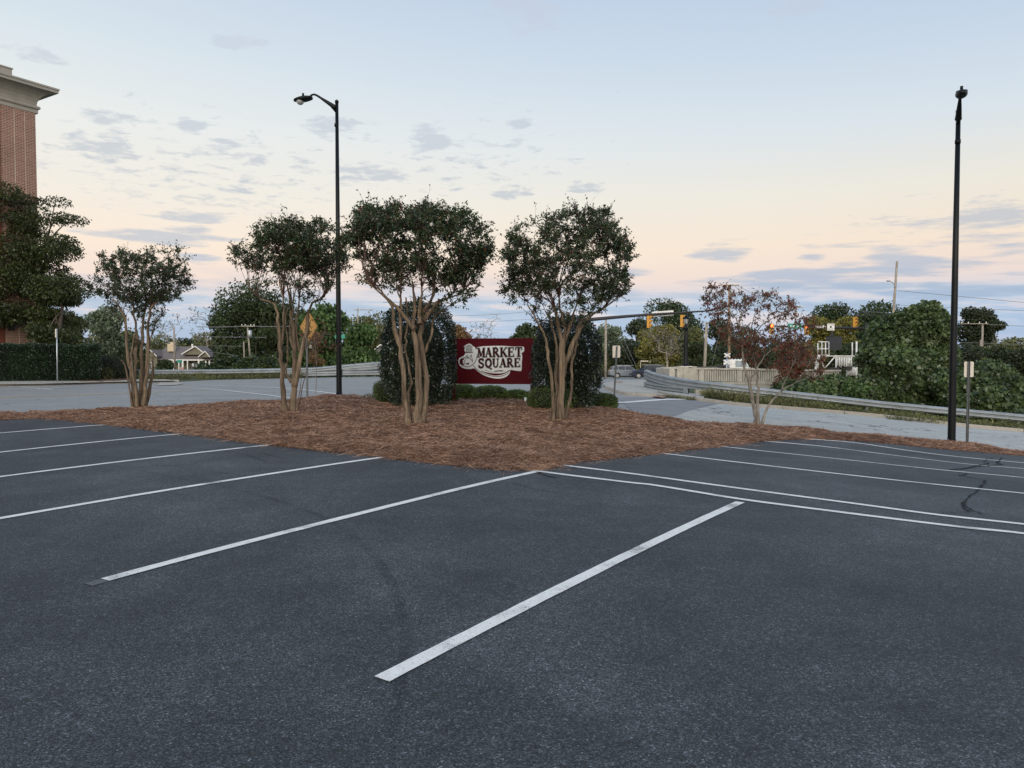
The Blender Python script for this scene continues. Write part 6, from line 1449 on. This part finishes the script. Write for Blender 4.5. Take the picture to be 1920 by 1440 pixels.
def building():
    Y=46; C=V3(P(68.5,400,Y)); w=Vector((.523,.852,0)); n=Vector((.852,-.523,0)); g=float(H(C.x,C.y)); zt=P(68.5,213,Y)[2]; root=thing('brick_building',(C.x,C.y,g),'tall red brick building corner with a flared pale stone cornice','building'); root.rotation_euler.z=math.atan2(w.y,w.x)
    # local frame: +x along w (away), -y = out of the wall (n);   wall occupies x<0 , y>0
    h=zt-g; MBk=brickmat(); m=MB(); m.box((-15.4,10,h/2-.5),(28.0,20,h+1.0)); m.box((-.70,9.9,h/2-.5),(1.40,19.98,h+1.002)) ; m.build('wall',MBk,root,local=True)
    m=MB(); u=1.93; m.box((-u/2,-.06,h/2-.5),(u,.12,h+1.0)); m.box((-u-.55-4,-.04,h/2-.5),(8.0,.08,h+1.0)); m.build('pilaster',MBk,root,local=True)
    m=MB(); 
    for x in (-.62,-1.20,-3.0,-3.6): m.box((x,-.1225 if x>-2 else -.0825,h/2-.4),(.03,.006,h+.6))
    m.build('control_joint',simple('pale_mortar',(.55,.46,.36),.9),root,local=True)
    st=simple('pale_stone_cornice',(.34,.32,.28),.8,0,.12,1.5,.004,30)
    def ring(prof,nm):  # closed profile (out,z) swept round the corner: along -x face then the far return
        q=MB(); vs=[]; 
        for px,py,dx,dy in ((-26,0,0,-1),(0,0,1,-1),(0,20,1,0)):
            for o,z in prof: vs.append((px+dx*o,py+dy*o,z))
        k=len(prof); q.add(vs,[(i*k+j,i*k+(j+1)%k,(i+1)*k+(j+1)%k,(i+1)*k+j) for i in range(2) for j in range(k)]+[tuple(range(k))[::-1],tuple(range(2*k,3*k))]); return q.build(nm,st,root,local=True)
    ring([(-.2,h),(.15,h),(.15,h+.22),(-.2,h+.22)],'stone_band')
    ring([(-.2,h+.22),(.13,h+.222)]+[(.13+.13*math.sin(R(a)),h+.34-.12*math.cos(R(a))) for a in range(0,181,30)]+[(.13,h+.47),(-.2,h+.47)],'stone_roll')
    cav=[(.10,h+.472)]+[(.10+.82*(1-math.cos(R(a))),h+.47+.85*math.sin(R(a))) for a in range(15,91,15)]
    ring([(-.2,h+.472)]+cav+[(.97,h+1.325),(.97,h+1.50),(1.02,h+1.50),(1.02,h+1.60),(-.2,h+1.60)],'cornice')
    q=MB(); q.box((-3.2,1.0,h+1.95),(4.0,2.0,.70)); q.box((-3.2,1.0,h+2.33),(4.1,2.1,.07)); q.build('parapet_block',st,root,local=True)
    q=MB(); q.box((-9.4,1.0,h+2.05),(8.0,2.0,.90)); q.box((-9.4,1.0,h+2.53),(8.1,2.1,.07)); q.build('parapet_block',st,root,local=True)
    # downpipe like dark groove between pilasters and a small wall light
    q=MB(); q.box((-2.18,-.04,h/2-.5),(.34,.08,h)); q.build('recessed_strip',simple('deep_red_brick',(.17,.05,.03),.9,0,.15,6),root,local=True)
    q=MB(); zz=P(28,614,Y-2)[2]-g; q.box((-1.65,-.2,zz),(.28,.16,.34)); q.build('wall_light',M_dark,root,local=True)
building()
def build_world():
    w=bpy.data.worlds.new('World'); S.world=w; w.use_nodes=True; nt=w.node_tree; nt.nodes.clear()
    out=nt.nodes.new('ShaderNodeOutputWorld'); bg=nt.nodes.new('ShaderNodeBackground'); nt.links.new(bg.outputs[0],out.inputs[0])
    tc=nt.nodes.new('ShaderNodeTexCoord').outputs['Generated']
    sx=nt.nodes.new('ShaderNodeSeparateXYZ'); nt.links.new(tc,sx.inputs[0]); X,Y,Z=sx.outputs
    el=math_(nt,'ARCSINE',Z); az=math_(nt,'ARCTAN2',X,Y)
    def s2l(c): return tuple(((k/255+.055)/1.055)**2.4 if k>10 else 0 for k in c)
    e0=math_(nt,'DIVIDE',math_(nt,'MULTIPLY',el,180/math.pi),90)       # elevation 0..1
    D=lambda a:a/90
    left=ramp(nt,e0,[(D(0),s2l((166,178,206))),(D(2.2),s2l((172,192,220))),(D(4.2),s2l((190,200,216))),(D(5.6),s2l((240,216,204))),(D(8),s2l((248,227,206))),(D(11.5),s2l((239,231,218))),(D(16),s2l((232,233,228))),(D(21),s2l((214,224,230))),(D(26),s2l((199,212,226))),(D(42),s2l((172,192,220))),(D(90),s2l((140,168,208)))])
    right=ramp(nt,e0,[(D(0),s2l((160,180,214))),(D(2.5),s2l((166,192,224))),(D(4.4),s2l((182,198,222))),(D(5.8),s2l((232,212,204))),(D(8),s2l((240,220,200))),(D(11.5),s2l((232,226,212))),(D(16),s2l((210,220,228))),(D(21),s2l((192,208,226))),(D(26),s2l((178,198,224))),(D(42),s2l((156,182,218))),(D(90),s2l((132,162,205)))])
    azf=math_(nt,'MULTIPLY_ADD',az,.75,.42,clamp=True)
    sky=mixc(nt,azf,left,right)
    # clouds: noise on a flat layer overhead, gathered into the places where the evening's clouds stand
    zz=math_(nt,'ADD',math_(nt,'MAXIMUM',Z,0),.035)
    cx=math_(nt,'DIVIDE',X,zz); cy=math_(nt,'DIVIDE',Y,zz)
    cv=nt.nodes.new('ShaderNodeCombineXYZ'); nt.links.new(cx,cv.inputs[0]); nt.links.new(cy,cv.inputs[1])
    vec=cv.outputs[0]
    n=nt.nodes.new('ShaderNodeTexNoise'); n.inputs['Scale'].default_value=8.0; n.inputs['Detail'].default_value=9; n.inputs['Roughness'].default_value=.66; n.inputs['Distortion'].default_value=.25; nt.links.new(vec,n.inputs['Vector'])
    n2=nt.nodes.new('ShaderNodeTexNoise'); n2.inputs['Scale'].default_value=.55; n2.inputs['Detail'].default_value=3; nt.links.new(vec,n2.inputs['Vector'])
    # streaks near the horizon in azimuth / elevation
    cv2=nt.nodes.new('ShaderNodeCombineXYZ'); nt.links.new(math_(nt,'MULTIPLY',az,5.5),cv2.inputs[0]); nt.links.new(math_(nt,'MULTIPLY_ADD',el,46,math_(nt,'MULTIPLY',az,1.2)),cv2.inputs[1])
    n3=nt.nodes.new('ShaderNodeTexNoise'); n3.inputs['Scale'].default_value=1.35; n3.inputs['Detail'].default_value=7; n3.inputs['Roughness'].default_value=.58; nt.links.new(cv2.outputs[0],n3.inputs['Vector'])
    # gathered patches
    blobs=[(195,278,70,20),(215,222,50,16),(355,236,34,14),(415,272,34,12),(470,297,36,10),(440,355,40,8),(625,242,55,18),(690,325,70,15),(800,265,45,24),
      (965,360,40,13),(1100,351,36,11),(975,233,28,8),(350,408,70,9),(355,432,45,9),(310,446,130,13),(375,487,40,8),(1350,470,55,17),(1665,475,50,14),(1520,482,32,10),(1720,488,70,10),
      (1530,520,200,16),(1870,400,90,22),(1870,470,80,12),(1700,545,280,16),(1900,520,120,16),(450,78,48,12),(990,30,70,26),(1480,15,60,18),(60,98,60,12),(1180,508,140,10)]
    acc=None
    ce=nt.nodes.new('ShaderNodeCombineXYZ'); nt.links.new(az,ce.inputs[0]); nt.links.new(el,ce.inputs[1])
    for bx,by,bw,bh in blobs:
        d=ray(bx,by); l=np.linalg.norm(d); ba=math.atan2(d[0],d[1]); be=math.asin(d[2]/l)
        sa=.95*bw/F/math.sqrt(1+((bx-960)/F)**2); se=1.05*bh/F
        vm=nt.nodes.new('ShaderNodeVectorMath'); vm.operation='MULTIPLY_ADD'; nt.links.new(ce.outputs[0],vm.inputs[0])
        vm.inputs[1].default_value=(1/sa,1/se,0); vm.inputs[2].default_value=(-ba/sa,-be/se,0)
        ln=nt.nodes.new('ShaderNodeVectorMath'); ln.operation='LENGTH'; nt.links.new(vm.outputs[0],ln.inputs[0])
        acc=ln.outputs['Value'] if acc is None else math_(nt,'MINIMUM',acc,ln.outputs['Value'])
    acc=math_(nt,'SUBTRACT',1,math_(nt,'MULTIPLY',math_(nt,'MULTIPLY',acc,acc),.42),clamp=True)
    for bx,by,bw,bh,wt in ((400,330,380,120,.50),(1770,450,270,80,.55),(850,300,300,90,.42)):
        d=ray(bx,by); l=np.linalg.norm(d); ba=math.atan2(d[0],d[1]); be=math.asin(d[2]/l); sa=bw/F; se=bh/F
        vm=nt.nodes.new('ShaderNodeVectorMath'); vm.operation='MULTIPLY_ADD'; nt.links.new(ce.outputs[0],vm.inputs[0]); vm.inputs[1].default_value=(1/sa,1/se,0); vm.inputs[2].default_value=(-ba/sa,-be/se,0)
        ln=nt.nodes.new('ShaderNodeVectorMath'); ln.operation='LENGTH'; nt.links.new(vm.outputs[0],ln.inputs[0])
        acc=math_(nt,'MAXIMUM',acc,math_(nt,'MULTIPLY',math_(nt,'SUBTRACT',1.35,ln.outputs['Value'],clamp=True),wt))
    # combine
    ns=mixv(nt,ramp1(nt,e0,[(D(7),0),(D(13),1)]),n3.outputs[0],n.outputs[0])
    cov=math_(nt,'MULTIPLY_ADD',acc,.29,ns)
    hi=math_(nt,'MULTIPLY_ADD',n2.outputs[0],.12,cov)
    m1=ramp1(nt,hi,[(.71,0),(.84,1)])
    band=ramp1(nt,e0,[(D(1.2),.5),(D(3.2),1),(D(5.0),.9),(D(6.6),0)])
    m2=math_(nt,'MULTIPLY',ramp1(nt,n3.outputs[0],[(.44,0),(.60,1)]),band)
    ccol=ramp(nt,e0,[(D(0),s2l((162,178,204))),(D(6),s2l((152,174,202))),(D(9),s2l((168,180,198))),(D(14),s2l((176,184,196))),(D(22),s2l((196,200,212)))])
    sky=mixc(nt,math_(nt,'MULTIPLY',m2,.64),sky,ccol)
    pk=math_(nt,'MULTIPLY',ramp1(nt,n3.outputs[0],[(.36,1),(.50,0)]),ramp1(nt,e0,[(D(1.5),.3),(D(3.5),1),(D(6),0)]))
    sky=mixc(nt,math_(nt,'MULTIPLY',pk,.75),sky,s2l((240,216,208)))
    sky=mixc(nt,math_(nt,'MULTIPLY',m1,ramp1(nt,e0,[(D(5),.66),(D(17),.56),(D(24),.36)])),sky,ccol)
    # behind the viewer the after-glow of the set sun is brighter and warmer
    bk=math_(nt,'MULTIPLY_ADD',Y,-1.0,0,clamp=True)
    glow=math_(nt,'MULTIPLY',bk,ramp1(nt,e0,[(0,1),(D(30),.55),(D(60),0)]))
    sky=mixc(nt,math_(nt,'MULTIPLY',glow,1.0),sky,(2.3,2.0,1.65))
    ns_=nt.nodes.new('ShaderNodeTexSky'); ns_.sky_type='NISHITA'; ns_.sun_disc=False; ns_.sun_elevation=SUN_EL; ns_.sun_rotation=math.pi+SUN_AZ
    ns_.air_density=1; ns_.dust_density=1
    sc=nt.nodes.new('ShaderNodeVectorMath'); sc.operation='SCALE'; nt.links.new(ns_.outputs[0],sc.inputs[0]); sc.inputs[3].default_value=NISH
    ad=nt.nodes.new('ShaderNodeVectorMath'); ad.operation='ADD'; nt.links.new(sky,ad.inputs[0]); nt.links.new(sc.outputs[0],ad.inputs[1])
    nt.links.new(ad.outputs[0],bg.inputs[0]); bg.inputs[1].default_value=SKYS
def mixv(nt,f,a,b):
    m=nt.nodes.new('ShaderNodeMix'); m.data_type='FLOAT'
    for s,v in ((m.inputs[0],f),(m.inputs[2],a),(m.inputs[3],b)): nt.links.new(v,s)
    return m.outputs[0]
SUN_EL=R(14); SUN_AZ=R(-12); NISH=.012; SKYS=1.0
build_world()
sl=bpy.data.lights.new('sun','SUN'); sl.energy=1.2; sl.angle=R(30); sl.color=(1,.93,.84); so=bpy.data.objects.new('sun',sl); COL.objects.link(so)
# light travels forward (the sun has gone down behind the viewer), slightly downward
so.rotation_euler=Vector((math.sin(-SUN_AZ)*math.cos(R(24)),math.cos(SUN_AZ)*math.cos(R(24)),-math.sin(R(24)))).to_track_quat('-Z','Y').to_euler(); so.location=(0,-20,30)
S.view_settings.view_transform='Standard'; S.view_settings.look='None'; S.view_settings.gamma=1; S.view_settings.exposure=0
# ================================================================ CAMERA, LIGHT
cam=bpy.data.cameras.new('camera'); co=bpy.data.objects.new('camera',cam); COL.objects.link(co); S.camera=co
cam.sensor_width=36; cam.lens=36*F/1920; cam.clip_end=6000; cam.clip_start=.1
co.location=(0,0,CZ); co.rotation_euler=(math.pi/2-PITCH,0,0)
S.render.resolution_x=1024; S.render.resolution_y=768
